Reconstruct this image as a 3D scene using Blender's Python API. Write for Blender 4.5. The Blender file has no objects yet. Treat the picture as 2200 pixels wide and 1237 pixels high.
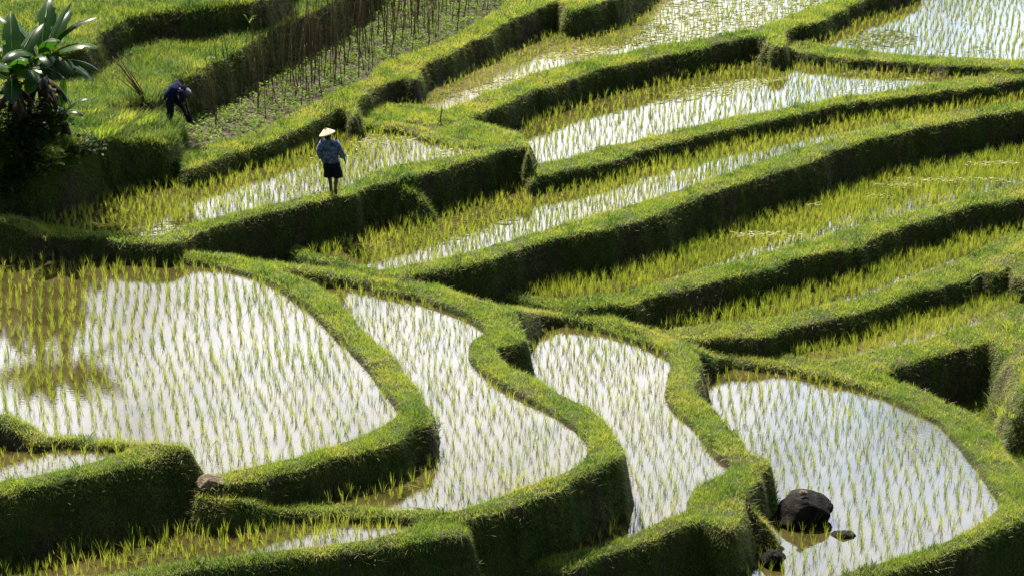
import bpy, bmesh, math, random
import numpy as np
from mathutils import Vector, Matrix, noise as mnoise
rng = np.random.default_rng(7)
random.seed(7)
R = math.radians
scene = bpy.context.scene

# ------------------------------------------------------------------ camera, sky, sun, exposure
CAM_H, PITCH, FPX = 19.0, R(21.0), 4400.0
cam = bpy.data.cameras.new('camera')
cam_o = bpy.data.objects.new('camera', cam)
scene.collection.objects.link(cam_o)
cam_o.location = (0, 0, CAM_H)
cam_o.rotation_euler = (math.pi / 2 - PITCH, 0, 0)
cam.sensor_width = 36.0
cam.lens = FPX / 2200 * 36.0
cam.clip_start = 0.5
cam.clip_end = 4000
scene.camera = cam_o

SUN_EL, SUN_AZ = R(54), R(-27)            # sun beyond the terraces, a little to the left
world = bpy.data.worlds.new('World')
scene.world = world
world.use_nodes = True
wt = world.node_tree
wt.nodes.clear()
w_out = wt.nodes.new('ShaderNodeOutputWorld')
sky = wt.nodes.new('ShaderNodeTexSky')
sky.sky_type = 'NISHITA'
sky.sun_disc = False
sky.sun_elevation = SUN_EL
sky.sun_rotation = SUN_AZ
sky.dust_density = 2.0
bg1 = wt.nodes.new('ShaderNodeBackground')
bg1.inputs['Strength'].default_value = 0.042
wt.links.new(sky.outputs[0], bg1.inputs['Color'])
bg2 = wt.nodes.new('ShaderNodeBackground')          # bright thin cloud under the sun
bg2.inputs['Color'].default_value = (0.89, 0.925, 1.0, 1)
bg2.inputs['Strength'].default_value = 2.9
tc = wt.nodes.new('ShaderNodeTexCoord')
sp = wt.nodes.new('ShaderNodeSeparateXYZ')
wt.links.new(tc.outputs['Generated'], sp.inputs[0])
def wmap(src, a, b, c=0.0, d=1.0):
    n = wt.nodes.new('ShaderNodeMapRange')
    n.interpolation_type = 'SMOOTHSTEP'
    for i, v in ((1, a), (2, b), (3, c), (4, d)):
        n.inputs[i].default_value = v
    wt.links.new(src, n.inputs[0])
    return n.outputs[0]
def wmath(op, a, b):
    n = wt.nodes.new('ShaderNodeMath')
    n.operation = op
    for i, v in ((0, a), (1, b)):
        if isinstance(v, (int, float)):
            n.inputs[i].default_value = v
        else:
            wt.links.new(v, n.inputs[i])
    return n.outputs[0]
nz = wt.nodes.new('ShaderNodeTexNoise')
nz.inputs['Scale'].default_value = 5.0
nz.inputs['Detail'].default_value = 6.0
nz.inputs['Roughness'].default_value = 0.55
mp = wt.nodes.new('ShaderNodeMapping')
mp.inputs['Scale'].default_value = (1.0, 1.0, 2.2)
mp.inputs['Location'].default_value = (0.35, 0.2, 0.1)
wt.links.new(tc.outputs['Generated'], mp.inputs[0])
wt.links.new(mp.outputs[0], nz.inputs['Vector'])
cl = wmap(nz.outputs[0], 0.30, 0.50)
cmx = wt.nodes.new('ShaderNodeMix'); cmx.data_type = 'RGBA'
cmx.inputs[6].default_value = (0.93, 0.945, 1.0, 1); cmx.inputs[7].default_value = (0.60, 0.76, 1.0, 1)
wt.links.new(wmath('MULTIPLY', wmap(sp.outputs['X'], .02, .16), wmap(nz.outputs[0], .62, .40)), cmx.inputs[0])
wt.links.new(cmx.outputs[2], bg2.inputs['Color'])
band = wmath('MULTIPLY', wmap(sp.outputs['Z'], 0.66, 0.50), wmap(sp.outputs['Y'], 0.45, 0.7))
mask = wmath('MULTIPLY', cl, band)
mx = wt.nodes.new('ShaderNodeMixShader')
wt.links.new(wmath('MULTIPLY', wmap(sp.outputs['Z'], .16, .42, .62, 1.0), 3.2), bg2.inputs['Strength'])
wt.links.new(mask, mx.inputs[0])
wt.links.new(bg1.outputs[0], mx.inputs[1])
wt.links.new(bg2.outputs[0], mx.inputs[2])
wt.links.new(mx.outputs[0], w_out.inputs[0])

sun = bpy.data.lights.new('sun', 'SUN')
sun.energy = 5.0
sun.angle = R(0.5)
sun.color = (1.0, 0.94, 0.80)
sun_o = bpy.data.objects.new('sun', sun)
scene.collection.objects.link(sun_o)
to_sun = Vector((math.sin(SUN_AZ) * math.cos(SUN_EL), math.cos(SUN_AZ) * math.cos(SUN_EL), math.sin(SUN_EL)))
sun_o.rotation_euler = to_sun.to_track_quat('Z', 'Y').to_euler()
sun_o.location = (0, 60, 40)
scene.view_settings.view_transform = 'Standard'
scene.view_settings.look = 'None'
scene.view_settings.gamma = 1
scene.view_settings.use_curve_mapping = False
scene.view_settings.exposure = 1.47
scene.render.engine = 'CYCLES'
scene.cycles.use_denoising = True
scene.cycles.max_bounces = 6
scene.cycles.diffuse_bounces = 2
scene.cycles.glossy_bounces = 2
scene.cycles.transmission_bounces = 2
scene.cycles.transparent_max_bounces = 4
scene.cycles.sample_clamp_indirect = 4.0

# ------------------------------------------------------------------ helpers
CP, SP = math.cos(PITCH), math.sin(PITCH)
def plane(z, gx=0.0, gy=0.0):
    return (z, gx, gy)                     # z + gx*X + gy*Y
def pz(pl, x, y):
    return pl[0] + pl[1] * x + pl[2] * y
def at(px, py, pl):
    """ground point seen at a place of the photograph, on a plane of given height"""
    if not isinstance(pl, tuple):
        pl = (pl, 0, 0)
    a, b = (px - 1100) / FPX, (618.5 - py) / FPX
    d = (a, CP + b * SP, -SP + b * CP)
    t = (pl[0] - CAM_H) / (d[2] - pl[1] * d[0] - pl[2] * d[1])
    return (d[0] * t, d[1] * t, CAM_H + d[2] * t)
def to_px(x, y, z):
    dz = z - CAM_H
    dep = y * CP - dz * SP
    return 1100 + FPX * x / dep, 618.5 - FPX * (y * SP + dz * CP) / dep

_perm = rng.permutation(512)
_vals = rng.random(512)
def vnoise(x, y, s):
    """smooth value noise, -1..1, feature size s metres"""
    x = np.asarray(x) / s + 137.3
    y = np.asarray(y) / s + 71.9
    xi, yi = np.floor(x).astype(int), np.floor(y).astype(int)
    fx, fy = x - xi, y - yi
    fx = fx * fx * (3 - 2 * fx); fy = fy * fy * (3 - 2 * fy)
    def h(i, j):
        return _vals[(_perm[(i & 511)] + j * 57) & 511]
    a = h(xi, yi) * (1 - fx) + h(xi + 1, yi) * fx
    b = h(xi, yi + 1) * (1 - fx) + h(xi + 1, yi + 1) * fx
    return (a * (1 - fy) + b * fy) * 2 - 1
def fbm(x, y, s):
    return (vnoise(x, y, s) + 0.5 * vnoise(x + 9.1, y, s / 2.1) + 0.25 * vnoise(x, y + 3.7, s / 4.3)) / 1.75

def seg_dist(X, Y, pts, closed=True):
    best = np.full(X.shape, 1e9); bt = np.zeros(X.shape)
    n = len(pts)
    for i in range(n if closed else n - 1):
        ax, ay = pts[i][:2]; bx, by = pts[(i + 1) % n][:2]
        dx, dy = bx - ax, by - ay
        L = dx * dx + dy * dy + 1e-12
        t = np.clip(((X - ax) * dx + (Y - ay) * dy) / L, 0, 1)
        d = (X - ax - t * dx) ** 2 + (Y - ay - t * dy) ** 2
        m = d < best
        best[m] = d[m]; bt[m] = i + t[m]
    return np.sqrt(best), bt
def inside(X, Y, pts):
    c = np.zeros(X.shape, bool)
    n = len(pts)
    for i in range(n):
        ax, ay = pts[i][:2]; bx, by = pts[(i + 1) % n][:2]
        if ay == by:
            continue
        m = ((ay > Y) != (by > Y)) & (X < (bx - ax) * (Y - ay) / (by - ay) + ax)
        c ^= m
    return c
def smooth_poly(pts, it=2):
    for _ in range(it):                     # corner cutting
        o = []
        n = len(pts)
        for i in range(n):
            a, b = pts[i], pts[(i + 1) % n]
            o.append(tuple(a[k] * .8 + b[k] * .2 for k in range(len(a))))
            o.append(tuple(a[k] * .2 + b[k] * .8 for k in range(len(a))))
        pts = o
    return pts
def smooth01(t):
    t = np.clip(t, 0, 1)
    return t * t * (3 - 2 * t)

# ------------------------------------------------------------------ materials
def new_mat(name):
    m = bpy.data.materials.new(name)
    m.use_nodes = True
    nt = m.node_tree
    nt.nodes.clear()
    out = nt.nodes.new('ShaderNodeOutputMaterial')
    return m, nt, out
def N(nt, kind, **kw):
    n = nt.nodes.new(kind)
    for k, v in kw.items():
        n.inputs[k.replace('_', ' ')].default_value = v
    return n
def ramp(nt, src, stops):
    r = nt.nodes.new('ShaderNodeValToRGB')
    e = r.color_ramp.elements
    e[0].position, e[0].color = stops[0][0], (*stops[0][1], 1)
    e[1].position, e[1].color = stops[-1][0], (*stops[-1][1], 1)
    for p, c in stops[1:-1]:
        x = e.new(p); x.color = (*c, 1)
    nt.links.new(src, r.inputs[0])
    return r.outputs[0]
def noise_fac(nt, scale, detail=3.0, vec_scale=None):
    g = nt.nodes.new('ShaderNodeNewGeometry')
    src = g.outputs['Position']
    if vec_scale:
        mpp = nt.nodes.new('ShaderNodeMapping')
        mpp.inputs['Scale'].default_value = vec_scale
        nt.links.new(src, mpp.inputs[0]); src = mpp.outputs[0]
    n = N(nt, 'ShaderNodeTexNoise', Scale=scale, Detail=detail)
    nt.links.new(src, n.inputs['Vector'])
    return n.outputs[0]
def simple_mat(name, cols, scale=6.0, rough=0.8, bump=0.3, spec=0.3, detail=5.0):
    m, nt, out = new_mat(name)
    f = noise_fac(nt, scale, detail)
    p = nt.nodes.new('ShaderNodeBsdfPrincipled')
    p.inputs['Roughness'].default_value = rough
    p.inputs['Specular IOR Level'].default_value = spec
    nt.links.new(ramp(nt, f, [(0.3 + 0.4 * i / (len(cols) - 1), c) for i, c in enumerate(cols)]), p.inputs['Base Color'])
    if bump:
        b = N(nt, 'ShaderNodeBump', Strength=bump, Distance=0.03)
        nt.links.new(noise_fac(nt, scale * 4, 4), b.inputs['Height'])
        nt.links.new(b.outputs[0], p.inputs['Normal'])
    nt.links.new(p.outputs[0], out.inputs[0])
    return m
def leaf_mat(name, cols, trans, tfac=0.45, gloss=0.06, rough=0.45, scale=0.9):
    """thin leaves: per-blade tint from the 'tint' attribute plus slow drift over the ground"""
    m, nt, out = new_mat(name)
    at_ = nt.nodes.new('ShaderNodeAttribute'); at_.attribute_name = 'tint'
    f = noise_fac(nt, scale, 3)
    ad = nt.nodes.new('ShaderNodeMath'); ad.operation = 'MULTIPLY_ADD'
    nt.links.new(at_.outputs['Fac'], ad.inputs[0]); ad.inputs[1].default_value = 0.55
    nt.links.new(f, ad.inputs[2])
    sb = nt.nodes.new('ShaderNodeMath'); sb.operation = 'SUBTRACT'
    nt.links.new(ad.outputs[0], sb.inputs[0]); sb.inputs[1].default_value = 0.27
    c = ramp(nt, sb.outputs[0], [(0.25 + 0.5 * i / (len(cols) - 1), c) for i, c in enumerate(cols)])
    d = nt.nodes.new('ShaderNodeBsdfDiffuse')
    nt.links.new(c, d.inputs['Color'])
    t = nt.nodes.new('ShaderNodeBsdfTranslucent')
    mc = nt.nodes.new('ShaderNodeMix'); mc.data_type = 'RGBA'; mc.blend_type = 'MULTIPLY'
    mc.inputs[0].default_value = 1.0
    nt.links.new(c, mc.inputs[6]); mc.inputs[7].default_value = (*trans, 1)
    nt.links.new(mc.outputs[2], t.inputs['Color'])
    m1 = nt.nodes.new('ShaderNodeMixShader'); m1.inputs[0].default_value = tfac
    nt.links.new(d.outputs[0], m1.inputs[1]); nt.links.new(t.outputs[0], m1.inputs[2])
    g = N(nt, 'ShaderNodeBsdfGlossy', Roughness=rough)
    m2 = nt.nodes.new('ShaderNodeMixShader'); m2.inputs[0].default_value = gloss
    nt.links.new(m1.outputs[0], m2.inputs[1]); nt.links.new(g.outputs[0], m2.inputs[2])
    nt.links.new(m2.outputs[0], out.inputs[0])
    return m
M = {}
M['grass'] = leaf_mat('grass', [(.065, .115, .018), (.135, .195, .028), (.215, .25, .040), (.30, .26, .07)], (1.65, 1.75, .95), .5, .018, .5)
M['rice'] = leaf_mat('rice', [(.115, .165, .024), (.18, .225, .03), (.27, .285, .055)], (1.7, 1.65, .9), .5, .05, .5)
M['bean'] = leaf_mat('bean_leaf', [(.07, .13, .015), (.12, .19, .022), (.18, .24, .04)], (1.5, 1.6, .6), .45, .012, .5)
M['banana'] = leaf_mat('banana_leaf', [(.012, .03, .008), (.020, .05, .010), (.035, .075, .012)], (1.7, 2.3, .6), .40, .035, .3)
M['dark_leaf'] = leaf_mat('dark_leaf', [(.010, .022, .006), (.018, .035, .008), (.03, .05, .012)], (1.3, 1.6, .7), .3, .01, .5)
M['dry'] = leaf_mat('dry_grass', [(.16, .13, .06), (.28, .23, .11), (.38, .33, .18)], (1.1, 1.05, .9), .3, .02, .5)
M['herb'] = leaf_mat('meadow_herb', [(.05, .10, .022), (.09, .145, .035), (.15, .19, .06)], (1.2, 1.35, .9), .4, .03, .5)

def terrain_mat():
    m, nt, out = new_mat('earth')
    a = nt.nodes.new('ShaderNodeAttribute'); a.attribute_name = 'soil'
    f = noise_fac(nt, 3.0, 6)
    g = ramp(nt, f, [(0.3, (.016, .024, .006)), (0.5, (.032, .045, .010)), (0.7, (.05, .055, .016))])
    s = ramp(nt, noise_fac(nt, 7.0, 6), [(0.3, (.020, .014, .009)), (0.55, (.050, .037, .024)), (0.7, (.09, .068, .045))])
    mc = nt.nodes.new('ShaderNodeMix'); mc.data_type = 'RGBA'
    nt.links.new(a.outputs['Fac'], mc.inputs[0]); nt.links.new(g, mc.inputs[6]); nt.links.new(s, mc.inputs[7])
    p = nt.nodes.new('ShaderNodeBsdfPrincipled')
    p.inputs['Roughness'].default_value = 0.9
    p.inputs['Specular IOR Level'].default_value = 0.15
    nt.links.new(mc.outputs[2], p.inputs['Base Color'])
    b = N(nt, 'ShaderNodeBump', Strength=0.8, Distance=0.05)
    nt.links.new(noise_fac(nt, 14, 5), b.inputs['Height'])
    nt.links.new(b.outputs[0], p.inputs['Normal'])
    nt.links.new(p.outputs[0], out.inputs[0])
    return m
M['terrain'] = terrain_mat()

def water_mat(name, c1, c2, ripple, rough):
    m, nt, out = new_mat(name)
    p = nt.nodes.new('ShaderNodeBsdfPrincipled')
    nt.links.new(ramp(nt, noise_fac(nt, 1.4, 5), [(0.35, c1), (0.65, c2)]), p.inputs['Base Color'])
    p.inputs['Roughness'].default_value = rough
    p.inputs['IOR'].default_value = 1.333
    p.inputs['Specular IOR Level'].default_value = 0.5
    b = N(nt, 'ShaderNodeBump', Strength=ripple, Distance=0.01)
    nt.links.new(noise_fac(nt, 9.0, 3, (1.0, 2.0, 1.0)), b.inputs['Height'])
    nt.links.new(b.outputs[0], p.inputs['Normal'])
    nt.links.new(p.outputs[0], out.inputs[0])
    return m
M['water'] = water_mat('paddy_water', (.030, .025, .008), (.055, .044, .016), 0.08, 0.015)
M['mudwater'] = water_mat('muddy_water', (.07, .058, .022), (.12, .095, .045), 0.25, 0.05)

# ------------------------------------------------------------------ the terraces
# pl: plane of the water or soil; b: height of the bank above it; outer: edge of the platform; inner: water's edge (or tilled soil)
TER = []
def terrace(name, pl, b, outer, inner=None, water=True, tan=5.5, glen=.10, dens=1.0, sm=2):
    if not isinstance(pl, tuple):
        pl = (pl, 0, 0)
    top = (pl[0] + b, pl[1], pl[2])
    TER.append(dict(name=name, pl=pl, b=b, top=top, outer=smooth_poly([at(x, y, top)[:2] for x, y in outer], sm),
                    inner=smooth_poly([at(x, y, pl)[:2] for x, y in inner], sm) if inner else None,
                    water=water, tan=tan, glen=glen, dens=dens))
terrace('A', 2.1, .11,
  [(-300,500),(100,505),(560,556),(620,580),(690,612),(736,662),(773,702),(809,727),(845,771),(875,811),(904,849),(922,885),(927,903),(911,911),(845,943),(773,969),(700,985),(600,1012),(500,1037),(450,1044),(424,1032),(400,1016),(300,1010),(-300,1000)],
  [(-300,520),(84,518),(145,538),(309,554),(400,570),(473,581),(545,600),(600,629),(655,666),(691,704),(736,747),(773,782),(809,836),(838,870),(848,889),(838,908),(773,941),(700,965),(600,992),(500,1016),(430,1032),(412,1015),(385,990),(300,998),(-300,988)])
terrace('L1', 2.6, .10,
  [(-300,1095),(0,1052),(100,1033),(255,1000),(340,978),(378,966),(394,966),(392,958),(300,948),(200,943),(100,935),(40,930),(-300,920)],
  [(-300,1060),(0,1034),(98,1018),(189,998),(260,978),(302,964),(280,956),(200,950),(100,942),(-300,930)], tan=3.0)
terrace('L2', 1.45, .10,
  [(-300,1295),(200,1262),(436,1223),(545,1209),(700,1183),(809,1170),(918,1154),(950,1154),(985,1148),(1005,1138),(1000,1118),(960,1090),(600,1060),(400,1070),(-300,1180)],
  [(-300,1280),(100,1252),(229,1236),(429,1207),(600,1187),(800,1158),(860,1145),(905,1124),(915,1105),(700,1080),(430,1080),(-300,1190)])
terrace('B', 1.5, .11,
  [(426,1066),(480,1078),(527,1086),(567,1098),(691,1103),(809,1107),(918,1110),(995,1116),(1027,1107),(1100,1085),(1173,1056),(1245,1020),(1311,991),(1331,972),(1333,954),(1318,925),(1300,900),(1264,874),(1209,845),(1173,822),(1136,804),(1085,778),(1066,760),(1071,744),(1100,732),(1127,728),(1127,713),(1118,691),(1100,670),(1049,648),(900,600),(620,560),(600,640),(700,800),(780,900),(430,1030)],
  [(640,580),(707,606),(765,620),(809,635),(896,650),(991,683),(1045,720),(1003,738),(1000,771),(1016,795),(1064,832),(1136,871),(1191,900),(1238,932),(1258,965),(1242,1001),(1191,1027),(1100,1060),(1027,1085),(973,1103),(918,1102),(809,1096),(700,1090),(640,1082),(575,1078),(540,1060),(780,900),(700,760)])
terrace('C', .36, .11,
  [(1020,1215),(1100,1222),(1155,1219),(1200,1226),(1245,1209),(1282,1194),(1355,1172),(1427,1147),(1473,1127),(1509,1116),(1535,1123),(1575,1138),(1600,1110),(1605,1060),(1611,1036),(1636,1014),(1654,998),(1650,982),(1633,972),(1606,966),(1582,932),(1556,900),(1531,867),(1502,852),(1490,834),(1498,800),(1512,775),(1480,745),(1430,720),(1267,660),(1150,640),(1060,700),(1100,900),(1200,1000),(1000,1130)],
  [(1095,665),(1173,681),(1227,698),(1318,726),(1409,757),(1438,780),(1427,815),(1420,847),(1427,867),(1444,892),(1484,922),(1509,958),(1535,991),(1566,1012),(1527,1034),(1484,1049),(1469,1074),(1469,1098),(1436,1114),(1391,1132),(1347,1152),(1245,1188),(1155,1203),(1040,1212),(1010,1185),(1200,1100),(1180,950),(1080,800)])
terrace('R', -.57, .11,
  [(1640,1310),(1807,1262),(1927,1223),(2018,1191),(2091,1165),(2145,1136),(2196,1118),(2300,1080),(2260,1040),(2190,1010),(2164,980),(2145,940),(2109,903),(2073,880),(1927,812),(1700,760),(1480,730),(1430,850),(1530,1000),(1560,1100),(1540,1310)],
  [(1490,765),(1582,790),(1691,806),(1782,828),(1855,843),(1927,873),(2000,906),(2036,940),(2073,986),(2109,1034),(2135,1071),(2140,1096),(2109,1122),(2055,1151),(1982,1180),(1891,1209),(1807,1234),(1640,1290),(1580,1280),(1580,1100),(1560,980),(1480,860)])
terrace('H', -2.1, .10, [(2040,840),(2400,800),(2400,1150),(2240,1090),(2100,950)], [(2158,966),(2185,1008),(2400,1060),(2400,950),(2200,958)], tan=1.5)
terrace('W', 2.5, .11,
  [(375,518),(418,498),(491,473),(545,458),(618,447),(727,425),(809,396),(882,378),(955,360),(1027,338),(1082,320),(1118,308),(1134,315),(1138,328),(1120,285),(1060,270),(900,220),(700,230),(400,320),(100,430),(-300,430),(-300,500),(100,500),(330,524)],
  [(110,490),(240,506),(327,516),(371,498),(436,476),(545,451),(691,420),(762,394),(791,375),(882,353),(991,338),(1042,324),(1030,316),(985,306),(925,296),(904,280),(900,255),(760,245),(690,260),(582,300),(418,350),(309,375),(60,450)])
terrace('V', 2.55, .10,
  [(765,252),(850,262),(904,266),(930,275),(951,270),(1027,247),(1042,235),(1093,218),(1136,196),(1191,182),(1282,149),(1391,127),(1491,105),(1582,84),(1625,76),(1650,86),(1674,102),(1690,92),(1684,69),(1709,55),(1745,52),(1782,33),(1836,11),(1880,-5),(1990,-40),(1990,-200),(1300,-200),(1200,20),(1000,120),(850,190),(750,225)],
  [(850,250),(935,248),(985,228),(1070,196),(1125,170),(1245,137),(1336,118),(1464,96),(1582,74),(1669,50),(1727,20),(1800,0),(1850,-200),(1300,-200),(1200,20),(1100,80),(955,140),(882,190),(840,225)], glen=.12)
terrace('K', 1.9, .11,
  [(1143,384),(1152,376),(1245,360),(1318,342),(1400,316),(1545,280),(1655,255),(1800,225),(1909,207),(2055,193),(2200,169),(2500,125),(2500,60),(1700,60),(1300,140),(1112,240),(1124,350)],
  [(1128,358),(1144,357),(1209,347),(1282,327),(1391,302),(1545,260),(1655,242),(1764,220),(1873,204),(2018,182),(2127,165),(2500,110),(2500,80),(1700,80),(1300,155),(1108,262)])
terrace('N', 2.1, .10,
  [(1665,104),(1727,118),(1836,130),(2018,140),(2200,148),(2500,160),(2500,-200),(1850,-200),(1640,80)],
  [(1690,95),(1800,107),(1902,119),(2018,126),(2200,134),(2500,142),(2500,-200),(1990,-200),(1900,0),(1730,65)])
terrace('D', 1.55, .11,
  [(875,600),(904,589),(991,571),(1082,549),(1118,530),(1209,509),(1318,487),(1400,464),(1480,430),(1582,393),(1691,362),(1764,335),(1873,298),(2018,265),(2127,244),(2200,233),(2500,180),(2500,130),(1600,250),(1100,350),(700,480),(600,530),(680,560),(816,594)],
  [(640,535),(690,552),(760,572),(816,585),(845,581),(918,567),(991,549),(1064,528),(1133,509),(1209,487),(1282,465),(1391,430),(1509,394),(1618,356),(1691,330),(1764,309),(1873,280),(1982,255),(2127,233),(2200,223),(2500,172),(2500,140),(1600,260),(1100,360),(700,490)])
terrace('E', .6, .11,
  [(1267,662),(1318,651),(1365,649),(1391,636),(1500,615),(1618,582),(1727,549),(1800,535),(1902,502),(1945,484),(2055,447),(2200,422),(2500,360),(2500,250),(1700,400),(1300,510),(1020,610),(1078,640),(1200,657)],
  [(1060,625),(1130,640),(1209,647),(1300,640),(1400,616),(1509,583),(1618,553),(1727,524),(1800,498),(1873,480),(1982,451),(2091,422),(2164,404),(2500,330),(2500,270),(1700,410),(1300,520),(1030,610)])
terrace('F', -.05, .11,
  [(1498,737),(1545,722),(1600,724),(1640,722),(1691,705),(1764,687),(1836,669),(1945,636),(2055,607),(2127,567),(2146,551),(2164,575),(2193,604),(2300,600),(2500,560),(2500,400),(1800,540),(1380,660),(1400,715)],
  [(1390,680),(1415,714),(1480,708),(1560,697),(1655,688),(1727,672),(1873,632),(1982,590),(2091,545),(2140,520),(2300,470),(2500,420),(1800,550),(1430,650)])
terrace('G', -.55, .11,
  [(1876,808),(1945,782),(2018,756),(2091,736),(2130,732),(2156,745),(2176,775),(2190,815),(2200,850),(2230,850),(2500,850),(2500,560),(2000,640),(1600,740),(1700,778),(1800,797)],
  [(1680,755),(1720,772),(1790,778),(1836,769),(1945,743),(2055,712),(2164,668),(2250,640),(2250,600),(1900,670),(1680,735)], tan=3.4)
terrace('T', plane(2.95 - .03 * 53, 0, .03), .10,
  [(355,312),(368,322),(385,343),(402,364),(425,356),(502,326),(600,295),(691,251),(735,233),(757,238),(762,250),(772,240),(765,218),(820,178),(864,164),(890,172),(898,160),(900,142),(973,109),(1045,73),(1136,25),(1202,-2),(1222,20),(1240,20),(1296,5),(1350,-20),(1500,-200),(700,-200),(560,60),(300,180),(300,300)],
  [(395,335),(473,311),(545,289),(636,245),(727,202),(787,176),(809,143),(882,118),(955,93),(1027,53),(1082,18),(1200,-200),(800,-200),(560,80),(345,250),(350,300)], water=False, glen=.12)
terrace('S', plane(3.3 - .25 * 8.5, -.25, 0), .05,
  [(-400,330),(0,308),(60,322),(120,318),(175,309),(204,297),(276,302),(327,302),(360,312),(400,285),(345,200),(-400,150)], tan=4.5, glen=.17)
terrace('X', plane(4.15 - .035 * 58, 0, .035), .05,
  [(340,205),(364,175),(418,156),(491,120),(545,84),(618,47),(673,22),(720,-5),(800,-60),(900,-200),(-400,-200),(-400,250),(150,235),(300,225)], tan=4.5, glen=.16)
terrace('Y', plane(5.1 - .05 * 60, 0, .05), .05,
  [(218,69),(255,50),(291,33),(345,22),(400,26),(436,18),(545,3),(600,-20),(700,-200),(-400,-200),(-400,140),(100,120),(190,100)], tan=4.5, glen=.17)

# banks and mounds that run along a line: (px, py, z), half width, side slope
RIB = []
def ribbon(name, pts, hw, tan=2.6, glen=.10):
    w = [at(x, y, z) for x, y, z in pts]
    RIB.append(dict(name=name, pts=w, hw=hw, tan=tan, glen=glen))
ribbon('path', [(-100,488,2.5),(100,510,2.38),(330,537,2.32),(473,551,2.25),(560,563,2.15),(640,577,1.9),(740,592,1.72),(830,605,1.69),(900,619,1.67),(1000,639,1.66),(1052,652,1.6),(1095,662,1.25),(1140,668,.78),(1200,670,.59),(1300,688,.53),(1391,710,.52),(1435,728,.45),(1478,742,.2),(1520,757,-.15),(1565,764,-.36),(1709,786,-.40),(1800,806,-.42),(1873,825,-.43),(2000,872,-.47),(2073,906,-.48),(2130,957,-.48),(2175,1015,-.48),(2230,1060,-.48)], .19, 2.4)
ribbon('bank_left_paddies', [(60,934,2.77),(200,946,2.75),(388,961,2.72)], .10)
ribbon('bank_second_paddy', [(434,1064,2.06),(480,1071,2.0),(540,1080,1.86),(600,1091,1.66),(700,1099,1.61)], .11, 2.8)
ribbon('mound_left', [(-120,895,3.15),(0,893,3.1),(45,913,2.95),(75,938,2.8)], .22, 2.0, .12)
ribbon('bump_left', [(-100,462,3.0),(0,470,2.92),(55,482,2.78),(95,498,2.62)], .30, 2.6)
ribbon('lip', [(765,258,2.72),(840,268,2.70),(900,276,2.66),(925,290,2.63),(990,304,2.61),(1060,310,2.60),(1115,308,2.60)], .22, 2.4)
ribbon('cushion', [(862,400,2.45),(900,424,2.15),(885,455,1.85)], .07, 1.6, .16)
ribbon('spur', [(1560,1095,.42),(1605,1075,.32),(1645,1122,-.05),(1675,1172,-.47)], .07, 1.7, .14)
ribbon('corner_upper', [(1655,90,2.62),(1680,98,2.42),(1710,108,2.25)], .13, 2.4)
ribbon('strip_top', [(1230,30,3.0),(1300,12,3.0),(1360,-15,3.0)], .3, 2.6)
ribbon('right_hump', [(2130,575,.1),(2170,545,.15),(2230,520,.2)], .3, 2.2)
ribbon('right_slope', [(2250,915,-1.3),(2340,890,-1.1)], .4, .8, .16)
ribbon('right_slope', [(2250,735,-.45),(2295,800,-.75),(2350,900,-1.3)], .3, 1.6, .2)

# fan shaped grid, finer near the camera
NC, NR = 900, 860
ang = np.linspace(-R(19), R(19), NC)
dist = 30.5 * (86 / 30.5) ** np.linspace(0, 1, NR)
AA, DD = np.meshgrid(ang, dist)
GX = DD * np.tan(AA); GY = DD.copy()
WXp = GX + .10 * fbm(GX, GY, 1.1) + .05 * vnoise(GX, GY, .45) + .03 * vnoise(GX, GY, .2)
WYp = GY + .10 * fbm(GX + 50, GY, 1.1) + .05 * vnoise(GX + 20, GY, .45) + .03 * vnoise(GX + 20, GY, .2)
H = np.full(GX.shape, -1.9) + .01 * (GY - 34)
OWN = np.full(GX.shape, -1); BED = np.zeros(GX.shape, bool); WL = np.full(GX.shape, -9.0); SOIL = np.zeros(GX.shape)
GL = np.full(GX.shape, .12)
steep_var = 1 + .2 * fbm(GX, GY + 30, .9)
for i, t in enumerate(TER):
    o = np.array(t['outer'])
    mg = 1.6
    m = (GX > o[:, 0].min() - mg) & (GX < o[:, 0].max() + mg) & (GY > o[:, 1].min() - mg) & (GY < o[:, 1].max() + mg)
    X, Y = WXp[m], WYp[m]
    d, _ = seg_dist(X, Y, t['outer']); ins = inside(X, Y, t['outer'])
    top = pz(t['top'], GX[m], GY[m])
    dd = np.where(ins, 0, d)
    h = top - t['tan'] * steep_var[m] * (np.sqrt(dd ** 2 + .0049) - .07)
    h -= np.where(ins, .05 * np.exp(-(d / .09) ** 2), .05)          # worn shoulder
    h += .025 * vnoise(X, Y, .5) + .03 * vnoise(X + 3, Y, 1.1) + .012 * vnoise(X, Y, .16)
    bed = np.zeros(X.shape, bool)
    if t['inner']:
        di, _ = seg_dist(GX[m] + .3 * (X - GX[m]), GY[m] + .3 * (Y - GY[m]), t['inner'])
        ini = inside(GX[m] + .3 * (X - GX[m]), GY[m] + .3 * (Y - GY[m]), t['inner'])
        lv = pz(t['pl'], GX[m], GY[m]) - (.07 if t['water'] else .0)
        k = smooth01(di / .14)
        hb = np.where(ini, lv - (.03 if not t['water'] else 0) + .02 * vnoise(X, Y, .3), lv * (1 - k) + h * k)
        h = np.where(ins & (ini | (di < .14)), np.minimum(h, hb), h)
        bed = ini & ins
    hh, oo, bb, gg = H[m], OWN[m], BED[m], GL[m]
    w = h > hh
    hh[w] = h[w]; oo[w] = i; bb[w] = bed[w]; gg[w] = t['glen']
    H[m] = hh; OWN[m] = oo; BED[m] = bb; GL[m] = gg
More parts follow.
